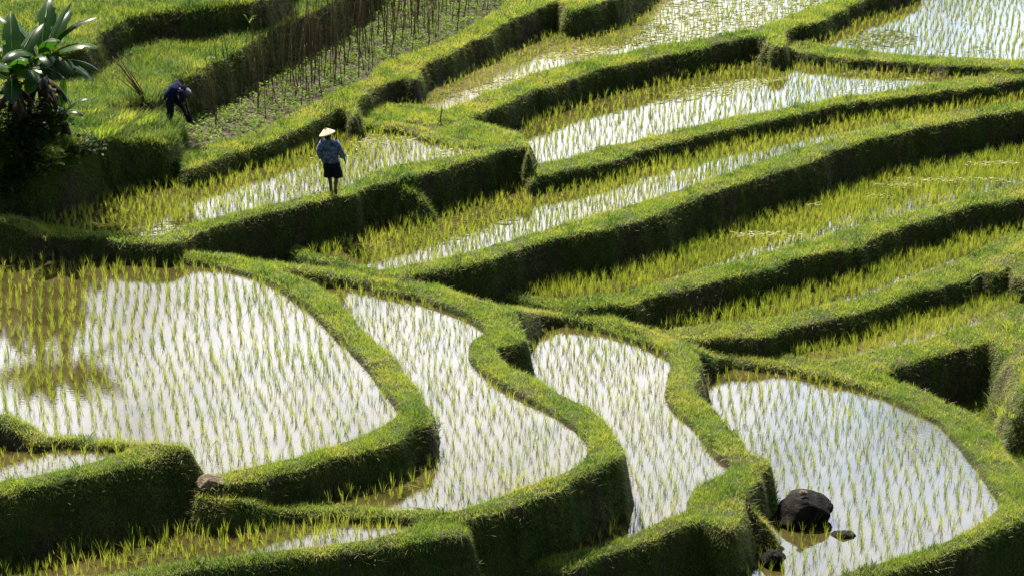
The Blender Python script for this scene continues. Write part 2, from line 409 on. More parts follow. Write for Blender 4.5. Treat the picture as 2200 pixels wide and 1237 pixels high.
for r in RIB:
    o = np.array(r['pts'])
    mg = 1.8
    m = (GX > o[:, 0].min() - mg) & (GX < o[:, 0].max() + mg) & (GY > o[:, 1].min() - mg) & (GY < o[:, 1].max() + mg)
    X, Y = WXp[m], WYp[m]
    d, bt = seg_dist(X, Y, r['pts'], False)
    zz = np.interp(bt, np.arange(len(o)), o[:, 2])
    dd = np.maximum(0, d - r['hw'])
    h = zz - .12 * (np.clip(d / r['hw'], 0, 1)) ** 2 * .5 - r['tan'] * steep_var[m] * (np.sqrt(dd ** 2 + .0036) - .06) + .03 * vnoise(X, Y, .4)
    hh, oo, bb, gg = H[m], OWN[m], BED[m], GL[m]
    w = h > hh
    hh[w] = h[w]; oo[w] = 100; bb[w] = False; gg[w] = r['glen']
    H[m] = hh; OWN[m] = oo; BED[m] = bb; GL[m] = gg
for i, t in enumerate(TER):
    if t['inner'] and t['water']:
        m = (OWN == i) & BED
        WL[m] = t['pl'][0]
    if t['inner'] and not t['water']:
        SOIL[(OWN == i) & BED] = 1.0

def obj_from(name, verts, faces_flat, loop_counts, mat, parent=None, smooth=True, attrs=None):
    me = bpy.data.meshes.new(name)
    verts = np.asarray(verts, np.float32)
    faces_flat = np.asarray(faces_flat, np.int32).ravel()
    loop_counts = np.asarray(loop_counts, np.int32)
    me.vertices.add(len(verts)); me.vertices.foreach_set('co', verts.ravel())
    me.loops.add(len(faces_flat)); me.loops.foreach_set('vertex_index', faces_flat)
    me.polygons.add(len(loop_counts))
    st = np.concatenate([[0], np.cumsum(loop_counts)[:-1]]).astype(np.int32)
    me.polygons.foreach_set('loop_start', st)
    if smooth:
        me.polygons.foreach_set('use_smooth', np.ones(len(loop_counts), bool))
    for k, v in (attrs or {}).items():
        a = me.attributes.new(k, 'FLOAT', 'POINT'); a.data.foreach_set('value', np.asarray(v, np.float32))
    me.update(calc_edges=True)
    me.validate()
    if mat:
        me.materials.append(mat)
    o = bpy.data.objects.new(name, me)
    scene.collection.objects.link(o)
    if parent:
        o.parent = parent
    return o
def tag(o, label=None, cat=None, group=None, kind=None):
    for k, v in (('label', label), ('category', cat), ('group', group), ('kind', kind)):
        if v:
            o[k] = v
    return o

# banks that are worn bare: the camera-side foot of the long path
pr = RIB[0]
dpath, bpath = seg_dist(GX, GY, pr['pts'], False)
zpath = np.interp(bpath, np.arange(len(pr['pts'])), np.array(pr['pts'])[:, 2])
below = zpath - H
bare = smooth01((below - .05) / .10) * (dpath < 1.0) * (OWN == 100) * smooth01(.5 + 1.2 * fbm(GX, GY, .8))
px_, py_ = to_px(GX, GY, H)
SOIL = np.maximum(SOIL, bare * .9)
patch = np.maximum(smooth01((fbm(GX + 11, GY + 5, 1.3) - .28) * 5), .9 * smooth01((fbm(GX + 31, GY + 5, .42) - .30) * 5))
SOIL = np.maximum(SOIL, patch * .62 * ~BED)

gsl = np.hypot(np.gradient(H, axis=0) / np.gradient(GY, axis=0), np.gradient(H, axis=1) / np.gradient(GX, axis=1))
SOIL = np.maximum(SOIL, (gsl > 1.5) * smooth01((fbm(GX + 3, GY + 77, .7) - .12) * 5) * .85)
idx = np.arange(NC * NR).reshape(NR, NC)
f = np.stack([idx[:-1, :-1], idx[:-1, 1:], idx[1:, 1:], idx[1:, :-1]], -1).reshape(-1, 4)
terr = obj_from('terrain', np.stack([GX, GY, H], -1).reshape(-1, 3), f, np.full(len(f), 4), M['terrain'], attrs={'soil': SOIL.ravel()})
tag(terr, kind='structure')

# wider land out to the horizon, its inner rim tucked under the fan
def outer_land():
    V, F = [], []
    def zt(x, y):
        r = math.hypot(x, y)
        z = -2.5
        z += max(0, y - 80) * .085 * math.exp(-max(0, y - 80) / 500) if y > 80 else 0
        if y > 70:
            z = max(z, 2.0 + (y - 86) * .07 if y < 400 else 24)
        if y < -8:
            z += min(70, (-8 - y) * .55)
        z += 12 * abs(mnoise.noise(Vector((x / 160, y / 160, 3)))) * min(1, r / 300)
        return z - (1.2 if -30 < x < 30 and 25 < y < 86 else 0)
    xs = [-3000, -1200, -500, -250, -120, -70, -45, -30, -22, 22, 30, 45, 70, 120, 250, 500, 1200, 3000]
    ys = [-3000, -1200, -500, -250, -140, -90, -60, -40, -25, -8, 10, 28, 50, 70, 88, 95, 110, 150, 220, 320, 500, 900, 1600, 3000]
    for y in ys:
        for x in xs:
            V.append((x, y, zt(x, y)))
    n = len(xs)
    for j in range(len(ys) - 1):
        for i in range(n - 1):
            F.append((j * n + i, j * n + i + 1, (j + 1) * n + i + 1, (j + 1) * n + i))
    o = obj_from('hills', V, F, [4] * len(F), M['hills'])
    tag(o, kind='structure')
M['hills'] = simple_mat('far_slope', [(.015, .028, .008), (.03, .05, .012), (.05, .07, .02)], .4, .95, .0, .1)
outer_land()

# water of every paddy: clipped to the wet cells (plus a ring under the banks)
WATER_LABEL = dict(A='still bright water of the large left paddy', L1='water of the small high paddy at the left edge', L2='shaded water of the paddy under the tall left wall',
  B='bright water of the curved second paddy', C='bright water of the curved third paddy', R='bright bluish water of the right paddy with the boulder', H='small sliver of water at the right edge',
  W='water of the paddy beside the walking farmer', V='muddy water of the upper middle paddy', K='water of the long paddy right of the walking farmer', N='water of the top right paddy',
  D='water of the long paddy below the grassy wall of the walking farmer', E='narrow shallow water of the densely planted terrace', F='shallow water of the terrace under the dark long wall', G='shallow water of the lowest narrow terrace')
for i, t in enumerate(TER):
    if not (t['inner'] and t['water']):
        continue
    m = (OWN == i) & BED
    m2 = m.copy()
    for _ in range(5):
        n_ = m2.copy(); n_[1:] |= m2[:-1]; n_[:-1] |= m2[1:]; n_[:, 1:] |= m2[:, :-1]; n_[:, :-1] |= m2[:, 1:]
        m2 = n_ & (H > t['pl'][0] - .3)
    fm = (m2[:-1, :-1] & m2[1:, 1:] & m2[:-1, 1:] & m2[1:, :-1])
    q = np.stack([idx[:-1, :-1], idx[:-1, 1:], idx[1:, 1:], idx[1:, :-1]], -1)[fm]
    used, inv = np.unique(q, return_inverse=True)
    vv = np.stack([GX.ravel()[used], GY.ravel()[used], np.full(len(used), t['pl'][0])], -1)
    if not len(q):
        continue
    w = obj_from('water', vv, inv, np.full(len(q), 4), M['mudwater'] if t['name'] in 'VG' else M['water'])
    tag(w, label=WATER_LABEL[t['name']], kind='structure')

# ------------------------------------------------------------------ blades: each a bent strip of its own
def in_view(x, y, z, mpx=140):
    a, b = to_px(x, y, z)
    return (a > -mpx) & (a < 2200 + mpx) & (b > -mpx) & (b < 1237 + mpx)
def blade_mesh(P, D, L, Wd, tint, bend, seg=2):
    """P base, D unit direction, L length, Wd width, bend: horizontal lean added at the tip"""
    n = len(P)
    side = np.cross(D, rng.normal(size=(n, 3))); side /= np.linalg.norm(side, axis=1)[:, None] + 1e-9
    side[:, 2] *= .3
    s = side * (Wd / 2)[:, None]
    tip = P + D * L[:, None] + bend
    if seg == 1:
        V = np.stack([P - s, P + s, tip], 1).reshape(-1, 3)
        F = np.arange(3 * n).reshape(-1, 3); C = np.full(n, 3)
        return V, F.ravel(), C, np.repeat(tint, 3)
    mid = P + D * (L * .55)[:, None] + bend * .25
    V = np.stack([P - s * .8, P + s * .8, mid + s, mid - s, tip], 1).reshape(-1, 3)
    b = np.arange(n) * 5
    q = np.stack([b, b + 1, b + 2, b + 3], 1); tr = np.stack([b + 3, b + 2, b + 4], 1)
    F = np.concatenate([q.ravel(), tr.ravel()]); C = np.concatenate([np.full(n, 4), np.full(n, 3)])
    return V, F, C, np.repeat(tint, 5)

ZX = np.gradient(H, axis=1) / np.maximum(np.gradient(GX, axis=1), 1e-6)
def cell_samples(mask, dens):
    """random points on the terrain: dens = per square metre of true surface"""
    c = mask[:-1, :-1] & mask[1:, 1:] & mask[1:, :-1] & mask[:-1, 1:]
    p00 = np.stack([GX[:-1, :-1], GY[:-1, :-1], H[:-1, :-1]], -1)[c]
    p10 = np.stack([GX[:-1, 1:], GY[:-1, 1:], H[:-1, 1:]], -1)[c]
    p01 = np.stack([GX[1:, :-1], GY[1:, :-1], H[1:, :-1]], -1)[c]
    p11 = np.stack([GX[1:, 1:], GY[1:, 1:], H[1:, 1:]], -1)[c]
    nrm = np.cross(p10 - p00, p01 - p00)
    area = np.linalg.norm(nrm, axis=1)
    nrm /= area[:, None] + 1e-12
    dd = dens[:-1, :-1][c] if hasattr(dens, 'shape') else dens
    cnt = rng.poisson(area * dd)
    k = np.repeat(np.arange(len(area)), cnt)
    u, v = rng.random(len(k))[:, None], rng.random(len(k))[:, None]
    P = p00[k] * (1 - u) * (1 - v) + p10[k] * u * (1 - v) + p01[k] * (1 - u) * v + p11[k] * u * v
    gi = np.argwhere(c)[k]
    return P, nrm[k], gi[:, 0], gi[:, 1]

WN = WL.copy()
for _ in range(4):
    q_ = WN.copy(); q_[1:] = np.maximum(q_[1:], WN[:-1]); q_[:-1] = np.maximum(q_[:-1], WN[1:]); q_[:, 1:] = np.maximum(q_[:, 1:], WN[:, :-1]); q_[:, :-1] = np.maximum(q_[:, :-1], WN[:, 1:]); WN = q_
wet = BED & (WL > -5)
land = ~BED
lvl = np.full(H.shape, -9.0)
for i, t in enumerate(TER):
    if t['inner'] and t['water']:
        lvl[OWN == i] = t['pl'][0]
vis = in_view(GX, GY, H, 420)
far_out = ~in_view(GX, GY, H, 90)
clump = .75 + .5 * vnoise(GX, GY, .22) + .3 * vnoise(GX + 4, GY, .09)
dens = np.clip(clump, .15, 2) * (1 - .8 * SOIL) * 2600 * (40 / np.maximum(GY, 30)) ** 1.2 * np.where(far_out, .45, 1)
mask = land & vis & (H > WN + .01)
P, Nn, gi, gj = cell_samples(mask, dens)
n = len(P)
print('grass blades', n)
up = np.array([0, 0, 1.0])
flat = Nn[:, 2]
wall = smooth01((.75 - flat) / .35)
D = up[None] * (.55 - .35 * wall[:, None]) + Nn * (.75 - .2 * wall[:, None]) + rng.normal(size=(n, 3)) * .38
D[:, 2] = np.abs(D[:, 2]) * (1 - .6 * wall); D /= np.linalg.norm(D, axis=1)[:, None]
L = GL[gi, gj] * (.55 + .9 * rng.random(n) ** 1.5) * (.8 + .5 * (vnoise(P[:, 0], P[:, 1], .6) * .5 + .5)) * (1 - .35 * wall)
bend = rng.normal(size=(n, 3)) * .25 * L[:, None]
bend[:, 2] = -np.abs(bend[:, 2]) * .6 - L * .55 * wall
Wd = (.007 + .006 * rng.random(n)) * (P[:, 1] / 45)
tint = np.clip(rng.normal(.5, .22, n) + .15 * (OWN[gi, gj] > 14), 0, 1)
V, F, C, tt = blade_mesh(P, D, L, Wd, tint, bend, 1)
g = obj_from('grass', V, F, C, M['grass'], smooth=False, attrs={'tint': tt})
tag(g, 'short bright green grass on the banks and steep walls of the terraces', 'grass', kind='stuff')

# patchy weeds and dead straw among the short grass
tops = land & vis & (H > WN + .04)
wd = np.clip(fbm(GX + 60, GY, .55) * 3.2 - .5, 0, 2.2) * 330
P, Nn, gi, gj = cell_samples(tops, wd)
n = len(P); az = rng.random(n) * 6.283; sp_ = np.abs(rng.normal(0, .45, n))
D = np.stack([np.cos(az) * sp_, np.sin(az) * sp_, np.ones(n)], -1) + Nn * .5; D /= np.linalg.norm(D, axis=1)[:, None]
L = rng.uniform(.07, .20, n)
bend = np.stack([np.cos(az), np.sin(az), -rng.random(n) * .9], -1) * (L * .35)[:, None]
V, F, C, tt = blade_mesh(P, D, L, rng.uniform(.012, .026, n), np.clip(rng.normal(.45, .25, n), 0, 1), bend, 2)
g3 = obj_from('bank_weeds', V, F, C, M['herb'], smooth=False, attrs={'tint': tt})
tag(g3, 'patches of darker broad-bladed weeds growing through the bank grass', 'weeds', kind='stuff')
wd = np.clip(fbm(GX - 33, GY, .8) * 3 - .1, .12, 2.0) * 150
P, Nn, gi, gj = cell_samples(tops, wd)
n = len(P); az = rng.random(n) * 6.283
D = np.stack([np.cos(az), np.sin(az), rng.uniform(.05, .5, n)], -1) + Nn * .2; D /= np.linalg.norm(D, axis=1)[:, None]
L = rng.uniform(.06, .20, n); P = P + Nn * .05
V, F, C, tt = blade_mesh(P, D, L, rng.uniform(.006, .012, n), rng.random(n), rng.normal(0, .02, (n, 3)), 1)
g4 = obj_from('dry_straw', V, F, C, M['dry'], smooth=False, attrs={'tint': tt})
tag(g4, 'dead pale straw lying scattered in the bank grass', 'straw', kind='stuff')

# longer tufts hanging over the lips of the walls
gxx = np.hypot(np.gradient(H, axis=0) / np.gradient(GY, axis=0), np.gradient(H, axis=1) / np.gradient(GX, axis=1))
stp = gxx > 1.3
near = stp.copy()
for _ in range(4):
    q_ = near.copy(); q_[1:] |= near[:-1]; q_[:-1] |= near[1:]; q_[:, 1:] |= near[:, :-1]; q_[:, :-1] |= near[:, 1:]; near = q_
top_side = near & ~stp & (H > WN + .05)
lipd = np.clip(fbm(GX, GY, .5) * 2.2 + .75, 0, 2.2) * 420
P, Nn, gi, gj = cell_samples(land & vis & top_side, lipd)
n = len(P)
gyv = np.gradient(H, axis=0) / np.gradient(GY, axis=0); gxv = np.gradient(H, axis=1) / np.gradient(GX, axis=1)
def blur(a):
    for _ in range(6):
        a = (a + np.roll(a, 1, 0) + np.roll(a, -1, 0) + np.roll(a, 1, 1) + np.roll(a, -1, 1)) / 5
    return a
gyb, gxb = blur(gyv), blur(gxv)
dn = np.stack([-gxb[gi, gj], -gyb[gi, gj], np.zeros(n)], -1); dn /= np.linalg.norm(dn, axis=1)[:, None] + 1e-6
D = dn * .45 + up * .8 + rng.normal(size=(n, 3)) * .35; D /= np.linalg.norm(D, axis=1)[:, None]
L = rng.uniform(.08, .22, n)
bend = dn * (L * .35)[:, None] + rng.normal(size=(n, 3)) * (L * .15)[:, None]; bend[:, 2] = -L * rng.uniform(.3, 1.1, n)
V, F, C, tt = blade_mesh(P, D, L, rng.uniform(.007, .013, n) * (P[:, 1] / 45), np.clip(rng.normal(.5, .25, n), 0, 1), bend, 2)
g2 = obj_from('overhanging_grass', V, F, C, M['grass'], smooth=False, attrs={'tint': tt})
tag(g2, 'longer ragged grass tufts hanging over the edges of the terrace walls', 'grass', kind='stuff')
print('lip blades', n)

# ------------------------------------------------------------------ rice
def grid_index(x, y):
    j = np.round((np.arctan2(x, y) - ang[0]) / (ang[1] - ang[0])).astype(int)
    i = np.round(np.log(np.maximum(y, 1) / 30.5) / np.log(86 / 30.5) * (NR - 1)).astype(int)
    ok = (i >= 0) & (i < NR) & (j >= 0) & (j < NC)
    return np.clip(i, 0, NR - 1), np.clip(j, 0, NC - 1), ok
def height(x, y):
    i, j, ok = grid_index(np.atleast_1d(x), np.atleast_1d(y))
    return H[i, j]
def seen(x, y, z):
    """nothing of the land stands between this point and the camera"""
    ok = np.ones(len(x), bool)
    d = np.stack([-x, -y, CAM_H - z], -1); d /= np.linalg.norm(d, axis=1)[:, None]
    for s_ in np.arange(.15, 5, .12):
        p = np.stack([x, y, z], -1) + d * s_
        i, j, o = grid_index(p[:, 0], p[:, 1])
        ok &= ~((H[i, j] > p[:, 2]) & o)
    return ok
# name: row direction given by two places in the photo, spacing across, along, height, blades, share missing
RICE = dict(A=((500,960),(430,640),.23,.155,.30,8,.14), L1=((0,1034),(255,975),.2,.2,.27,9,.05), L2=((429,1207),(900,1124),.20,.17,.32,11,.03),
            B=((1100,1040),(800,660),.23,.16,.30,8,.12), C=((1380,1100),(1180,720),.23,.16,.30,8,.12), R=((1750,1220),(1660,830),.24,.17,.30,8,.12),
            H=((2160,980),(2300,960),.25,.25,.25,8,.3), W=((371,498),(882,353),.20,.17,.28,10,.06), V=((976,216),(1464,87),.20,.18,.22,7,.15),
            K=((1209,347),(1873,204),.24,.20,.28,8,.10), N=((1800,107),(2200,134),.23,.20,.24,7,.15), D=((991,549),(1764,309),.195,.165,.30,10,.06),
            E=((1400,616),(2091,422),.17,.14,.34,12,.02), F=((1480,708),(2091,545),.17,.14,.34,12,.02), G=((1836,769),(2164,668),.155,.13,.35,13,.02))
pts_all = []
for i, t in enumerate(TER):
    if t['name'] not in RICE:
        continue
    a, b, sx, sy, hh, nb, miss = RICE[t['name']]
    wa, wb = np.array(at(*a, t['pl'])[:2]), np.array(at(*b, t['pl'])[:2])
    u = (wb - wa) / np.linalg.norm(wb - wa); v = np.array([-u[1], u[0]])
    o = np.array(t['outer']); c = np.clip(o.mean(0), (-16, 30), (22, 80))
    rr = 26
    A1, B1 = np.meshgrid(np.arange(-rr, rr, sx), np.arange(-rr, rr, sy))
    # the first step runs along the row, the second across; rows wander like hand planting
    wob = .10 * np.sin(B1 * .7 + i) + .12 * vnoise(A1, B1 + 40 * i, 3.0)
    X = c[0] + u[0] * (B1 + .10 * vnoise(A1 + 7, B1, 2.0)) + v[0] * (A1 + wob)
    Y = c[1] + u[1] * (B1 + .10 * vnoise(A1 + 7, B1, 2.0)) + v[1] * (A1 + wob)
    X = (X + rng.normal(0, .034, X.shape)).ravel(); Y = (Y + rng.normal(0, .034, Y.shape)).ravel()
    gi, gj, ok = grid_index(X, Y)
    ok &= BED[gi, gj] & (OWN[gi, gj] == i) & (rng.random(len(X)) > miss + .12 * (vnoise(X, Y, 1.2) > .35))
    ok &= in_view(X, Y, t['pl'][0], 400)
    X, Y = X[ok], Y[ok]
    size = hh * (1 + .16 * vnoise(X, Y, 1.7)) * rng.uniform(.6, 1.35, len(X))
    pts_all.append(np.stack([X, Y, np.full(len(X), t['pl'][0] - .02), size, np.full(len(X), nb), np.full(len(X), i)], -1))
RP = np.concatenate(pts_all)
qx, qy = to_px(RP[:, 0], RP[:, 1], RP[:, 2] + .12)
infr = (qx > 6) & (qx < 2194) & (qy > 8) & (qy < 1229)
infr[infr] &= seen(RP[infr, 0], RP[infr, 1], RP[infr, 2] + .14)
order = np.argsort(np.where(infr, RP[:, 1] - RP[:, 3] * 6, 1e6))
pick = np.zeros(len(RP), bool); pick[order[:290]] = True
print('rice plants', len(RP), 'seen', infr.sum())
def rice_arrays(P0, hgt, nb):
    k = np.repeat(np.arange(len(P0)), nb)
    n = len(k)
    az = rng.random(n) * 2 * math.pi
    r0 = rng.random(n) * .022
    P = P0[k] + np.stack([np.cos(az) * r0, np.sin(az) * r0, np.zeros(n)], -1)
    sp_ = np.abs(rng.normal(0, .12, n))
    D = np.stack([np.cos(az) * sp_, np.sin(az) * sp_, np.ones(n)], -1); D /= np.linalg.norm(D, axis=1)[:, None]
    L = hgt[k] * rng.uniform(.55, 1.1, n)
    bend = np.stack([np.cos(az), np.sin(az), -rng.random(n) * .6], -1) * (L * np.abs(rng.normal(0, .16, n)))[:, None]
    Wd = rng.uniform(.005, .010, n) * np.clip(P0[k, 1] / 42, .9, 1.6)
    return blade_mesh(P, D, L, Wd, np.clip(rng.normal(.5, .25, n), 0, 1), bend, 2)
rest = RP[~pick]
V, F, C, tt = rice_arrays(rest[:, :3], rest[:, 3], rest[:, 4].astype(int))
o = obj_from('rice_plants', V, F, C, M['rice'], smooth=False, attrs={'tint': tt})
tag(o, 'rows of young yellow-green rice plants standing in the flooded terraces beyond the nearest ones', 'rice', kind='stuff')
RLAB = dict(L2='young rice plant in the shaded paddy under the tall left wall', C='young rice plant in the water of the curved third paddy', R='young rice plant in the bright paddy that holds the boulder',
            B='young rice plant in the water of the curved second paddy', A='young rice plant in the water of the large left paddy', L1='young rice plant in the small high paddy at the left edge',
            H='young rice plant in the sliver of water at the right edge', W='young rice plant in the paddy beside the walking farmer', D='young rice plant in the long terrace')
protos = []
for k in range(10):
    V, F, C, tt = rice_arrays(np.zeros((1, 3)), np.array([.27]), np.array([9]))
    o = obj_from('rice_plant', V, F, C, M['rice'], smooth=False, attrs={'tint': tt})
    protos.append(o)
for k, (x, y, z, hgt, nb, ti) in enumerate(RP[pick]):
    o = protos[k] if k < 10 else protos[k % 10].copy()
    if k >= 10:
        scene.collection.objects.link(o)
    o.location = (x, y, z)
    s_ = hgt / .27
    o.rotation_euler = (0, 0, random.random() * 6.28); o.scale = (s_, s_, s_)
    nm = TER[int(ti)]['name']
    qx1 = float(to_px(x, y, z)[0]); qy1 = float(to_px(x, y, z)[1])
    xs_ = [float(to_px(p[0], p[1], p[2])[0]) for p in RP[pick] if p[5] == ti]
    t3 = (qx1 - min(xs_)) / (max(xs_) - min(xs_) + 1e-6)
    look = 'tall ' if hgt > .34 else 'small ' if hgt < .24 else ''
    tag(o, look + RLAB.get(nm, 'young rice plant standing in a flooded terrace') + (', left part' if t3 < .33 else ', middle part' if t3 < .67 else ', right part'), 'rice plant', 'rice plants nearest to the viewer')

# ------------------------------------------------------------------ slivers on the paddies: pale ones painted as glints, and floating algae
def slivers(name, areas, z_of, mat, size, label, cat, dz=.012):
    V, F, C = [], [], []
    for (cx, cy, rx, ry, tname, n) in areas:
        pl = [t for t in TER if t['name'] == tname][0]['pl']
        for _ in range(n):
            a = random.random() * 6.283; r = math.sqrt(random.random())
            px, py = cx + rx * r * math.cos(a), cy + ry * r * math.sin(a) - (rx * r * math.cos(a)) * (0 if tname == 'E' else .13 if tname in 'VKWDF' else 0)
            x, y, z = at(px, py, pl)
            gi, gj, ok = grid_index(np.array([x]), np.array([y]))
            if not (ok[0] and BED[gi[0], gj[0]]):
                continue
            L = random.uniform(*size) * (.9 if tname == 'E' else 1); w = L * random.uniform(.06, .18)
            m = 9
            b0 = len(V)
            rot = random.gauss(.25, .35)
            zz = z + dz * random.uniform(.3, 1.4) + (random.uniform(.05, .2) if tname == 'E' else 0)
            for q in range(m):
                t_ = q / m * 6.283
                rr_ = random.uniform(.55, 1.1)
                ex, ey = math.cos(t_) * L * rr_, math.sin(t_) * w * rr_
                V.append((x + ex * math.cos(rot) - ey * math.sin(rot), y + ex * math.sin(rot) + ey * math.cos(rot), zz))
            V.append((x, y, zz + .012))
            for q in range(m):
                F += [b0 + q, b0 + (q + 1) % m, b0 + m]; C.append(3)
    o = obj_from(name, V, F, C, mat, smooth=True)
    tag(o, label, cat, kind='stuff')
M['straw'] = simple_mat('painted_glint', [(.24, .22, .10), (.40, .38, .20), (.55, .52, .30)], 8, .6, .4, .3)  # pale colour stands in for sun glinting on the water
M['algae'] = simple_mat('algae_mud', [(.035, .04, .008), (.07, .07, .015), (.10, .08, .03)], 5, .9, .5, .08)
slivers('glint_slivers', [(1540,192,110,16,'K',420),(1640,175,60,6,'K',130),(1900,185,120,12,'K',90),(1850,155,60,4,'K',30),(1130,165,70,10,'V',220),(1240,115,90,10,'V',300),(1060,190,50,8,'V',120),(900,240,40,6,'V',35),
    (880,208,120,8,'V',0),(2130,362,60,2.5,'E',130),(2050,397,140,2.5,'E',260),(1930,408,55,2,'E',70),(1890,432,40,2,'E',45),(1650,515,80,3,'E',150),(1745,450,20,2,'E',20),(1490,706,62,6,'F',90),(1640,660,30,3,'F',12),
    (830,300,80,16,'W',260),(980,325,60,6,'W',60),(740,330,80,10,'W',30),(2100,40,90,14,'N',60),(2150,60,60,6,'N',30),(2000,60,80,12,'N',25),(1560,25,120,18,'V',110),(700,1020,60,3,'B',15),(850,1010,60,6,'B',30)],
    None, M['straw'], (.025, .10), 'pale straw-coloured slivers painted in for sun glints, in streaks on the paddies', 'painted glints')
slivers('floating_algae', [(1500,30,280,60,'V',1500),(1250,90,200,30,'V',600),(1000,190,130,20,'V',160),(880,500,150,45,'D',330),(1040,470,80,30,'D',150),(1890,85,80,22,'N',380),(2100,110,80,10,'N',18),
    (330,490,70,12,'W',70),(830,1030,70,25,'B',130),(760,1050,70,14,'B',90),(1480,200,160,18,'K',110),(1300,235,100,14,'K',60),(250,1180,150,30,'L2',80)],
    None, M['algae'], (.05, .22), 'olive brown algae and mud skin lying on the shallow water', 'floating algae', .006)

# ------------------------------------------------------------------ a small mesh builder
class MB:
    def __init__(s): s.v, s.f, s.n = [], [], 0
    def add(s, V, F):
        b = len(s.v); s.v += [tuple(p) for p in V]; s.f += [tuple(b + i for i in q) for q in F]
        return s
    def tube(s, pts, rad, seg=8, caps=True, flat=1.0, updir=None):
        pts = [Vector(p) for p in pts]; rings = []
        for i, p in enumerate(pts):
            d = (pts[min(i + 1, len(pts) - 1)] - pts[max(i - 1, 0)]).normalized()
            u = (Vector(updir) if updir else (Vector((0, 0, 1)) if abs(d.z) < .8 else Vector((0, 1, 0))))
            a = d.cross(u).normalized(); b = a.cross(d).normalized()
            r = rad[i] if hasattr(rad, '__len__') else rad
            ra, rb = r if hasattr(r, '__len__') else (r, r * flat)
            rings.append([p + a * ra * math.cos(t) + b * rb * math.sin(t) for t in [k * 2 * math.pi / seg for k in range(seg)]])
        V = [q for r in rings for q in r]; F = []
        for i in range(len(rings) - 1):
            for k in range(seg):
                F.append((i * seg + k, i * seg + (k + 1) % seg, (i + 1) * seg + (k + 1) % seg, (i + 1) * seg + k))
        if caps:
            F.append(tuple(range(seg))[::-1]); F.append(tuple((len(rings) - 1) * seg + k for k in range(seg)))
        return s.add(V, F)
    def rings(s, rs, seg=16, caps=(True, True), wob=0.0):
        """rs: (cx, cy, z, rx, ry) stacked ellipses"""
        V, F = [], []
        for (cx, cy, z, rx, ry) in rs:
            for k in range(seg):
                t = k * 2 * math.pi / seg
                w = 1 + wob * mnoise.noise(Vector((math.cos(t) * 2, math.sin(t) * 2, z * 9)))
                V.append((cx + rx * w * math.cos(t), cy + ry * w * math.sin(t), z))
        for i in range(len(rs) - 1):
            for k in range(seg):
                F.append((i * seg + k, i * seg + (k + 1) % seg, (i + 1) * seg + (k + 1) % seg, (i + 1) * seg + k))
        if caps[0]: F.append(tuple(range(seg))[::-1])
        if caps[1]: F.append(tuple((len(rs) - 1) * seg + k for k in range(seg)))
        return s.add(V, F)
    def build(s, name, mat, parent=None, smooth=True, attrs=None, subsurf=0):
        me = bpy.data.meshes.new(name); me.from_pydata(s.v, [], s.f)
        if smooth:
            me.polygons.foreach_set('use_smooth', np.ones(len(me.polygons), bool))
        for k, v in (attrs or {}).items():
            a = me.attributes.new(k, 'FLOAT', 'POINT'); a.data.foreach_set('value', np.asarray(v, np.float32))
        me.materials.append(mat); me.update()
        o = bpy.data.objects.new(name, me); scene.collection.objects.link(o)
        if parent: o.parent = parent
        if subsurf:
            m = o.modifiers.new('smooth', 'SUBSURF'); m.levels = m.render_levels = subsurf
        return o
def thing(name, loc, label, cat, group=None, rz=0.0):
    o = bpy.data.objects.new(name, None); scene.collection.objects.link(o)
    o.location = loc; o.rotation_euler = (0, 0, rz); o.empty_display_size = .2
    return tag(o, label, cat, group)
def gz(x, y):
    return float(height(x, y)[0])
def ground_at(px, py, z0):
    """march the view ray down to the modelled land"""
    a, b = (px - 1100) / FPX, (618.5 - py) / FPX
    d = np.array((a, CP + b * SP, -SP + b * CP))
    for t in np.arange(28, 95, .02):
        p = np.array((0, 0, CAM_H)) + d * t
        if gz(p[0], p[1]) >= p[2]:
            return p[0], p[1], gz(p[0], p[1])
    return at(px, py, z0)

# ------------------------------------------------------------------ rocks
def rock(name, loc, size, mat, label, cat, seed=0, flat_bottom=True, rough=.18, parent=None):
    bm = bmesh.new(); bmesh.ops.create_icosphere(bm, subdivisions=5, radius=1)
    for v in bm.verts:
        p = v.co.copy()
        k = 1 + rough * 1.6 * mnoise.noise(p * 1.1 + Vector((seed, 2, 3))) + rough * .8 * mnoise.noise(p * 2.4 + Vector((seed, 5, 1))) + .05 * mnoise.noise(p * 7 + Vector((seed, 0, 0)))
        c = p * k
        for ax, lim in ((Vector((.6, -.3, .75)).normalized(), .78), (Vector((-.75, -.4, .5)).normalized(), .72), (Vector((.2, -.95, .2)).normalized(), .75)):
            d = c.dot(ax)
            if d > lim: c -= ax * (d - lim) * .75
        v.co = Vector((c.x * size[0], c.y * size[1], c.z * size[2]))
    me = bpy.data.meshes.new(name); bm.to_mesh(me); bm.free()
    me.polygons.foreach_set('use_smooth', np.ones(len(me.polygons), bool))
    me.materials.append(mat)
    o = bpy.data.objects.new(name, me); scene.collection.objects.link(o); o.location = loc
    if parent: o.parent = parent
    else: tag(o, label, cat)
    return o
M['rock'] = simple_mat('dark_rock', [(.006, .005, .005), (.012, .011, .010), (.03, .025, .02)], 5, .9, .9, .08, 8)
M['rock_pale'] = simple_mat('grey_rock', [(.08, .075, .065), (.16, .15, .13), (.26, .24, .21)], 7, .7, .8, .4, 8)
M['clay'] = simple_mat('dry_earth', [(.06, .045, .03), (.13, .10, .07), (.20, .165, .12)], 8, .95, .9, .1, 8)
zR = -.57
bx, by, bz = at(1728, 1122, zR)
rock('boulder', (bx, by + .10, zR + .20), (.60, .46, .40), M['rock'], 'big dark boulder half sunk in the bright right paddy', 'boulder', 3)
x, y, z = bx - .05, by + .05, zR + .60
rock('stone', (x, y, z + .06), (.085, .06, .05), M['clay'], 'small brown stone lying on top of the big boulder', 'stone', 9)
x, y, z = at(1812, 1150, zR)
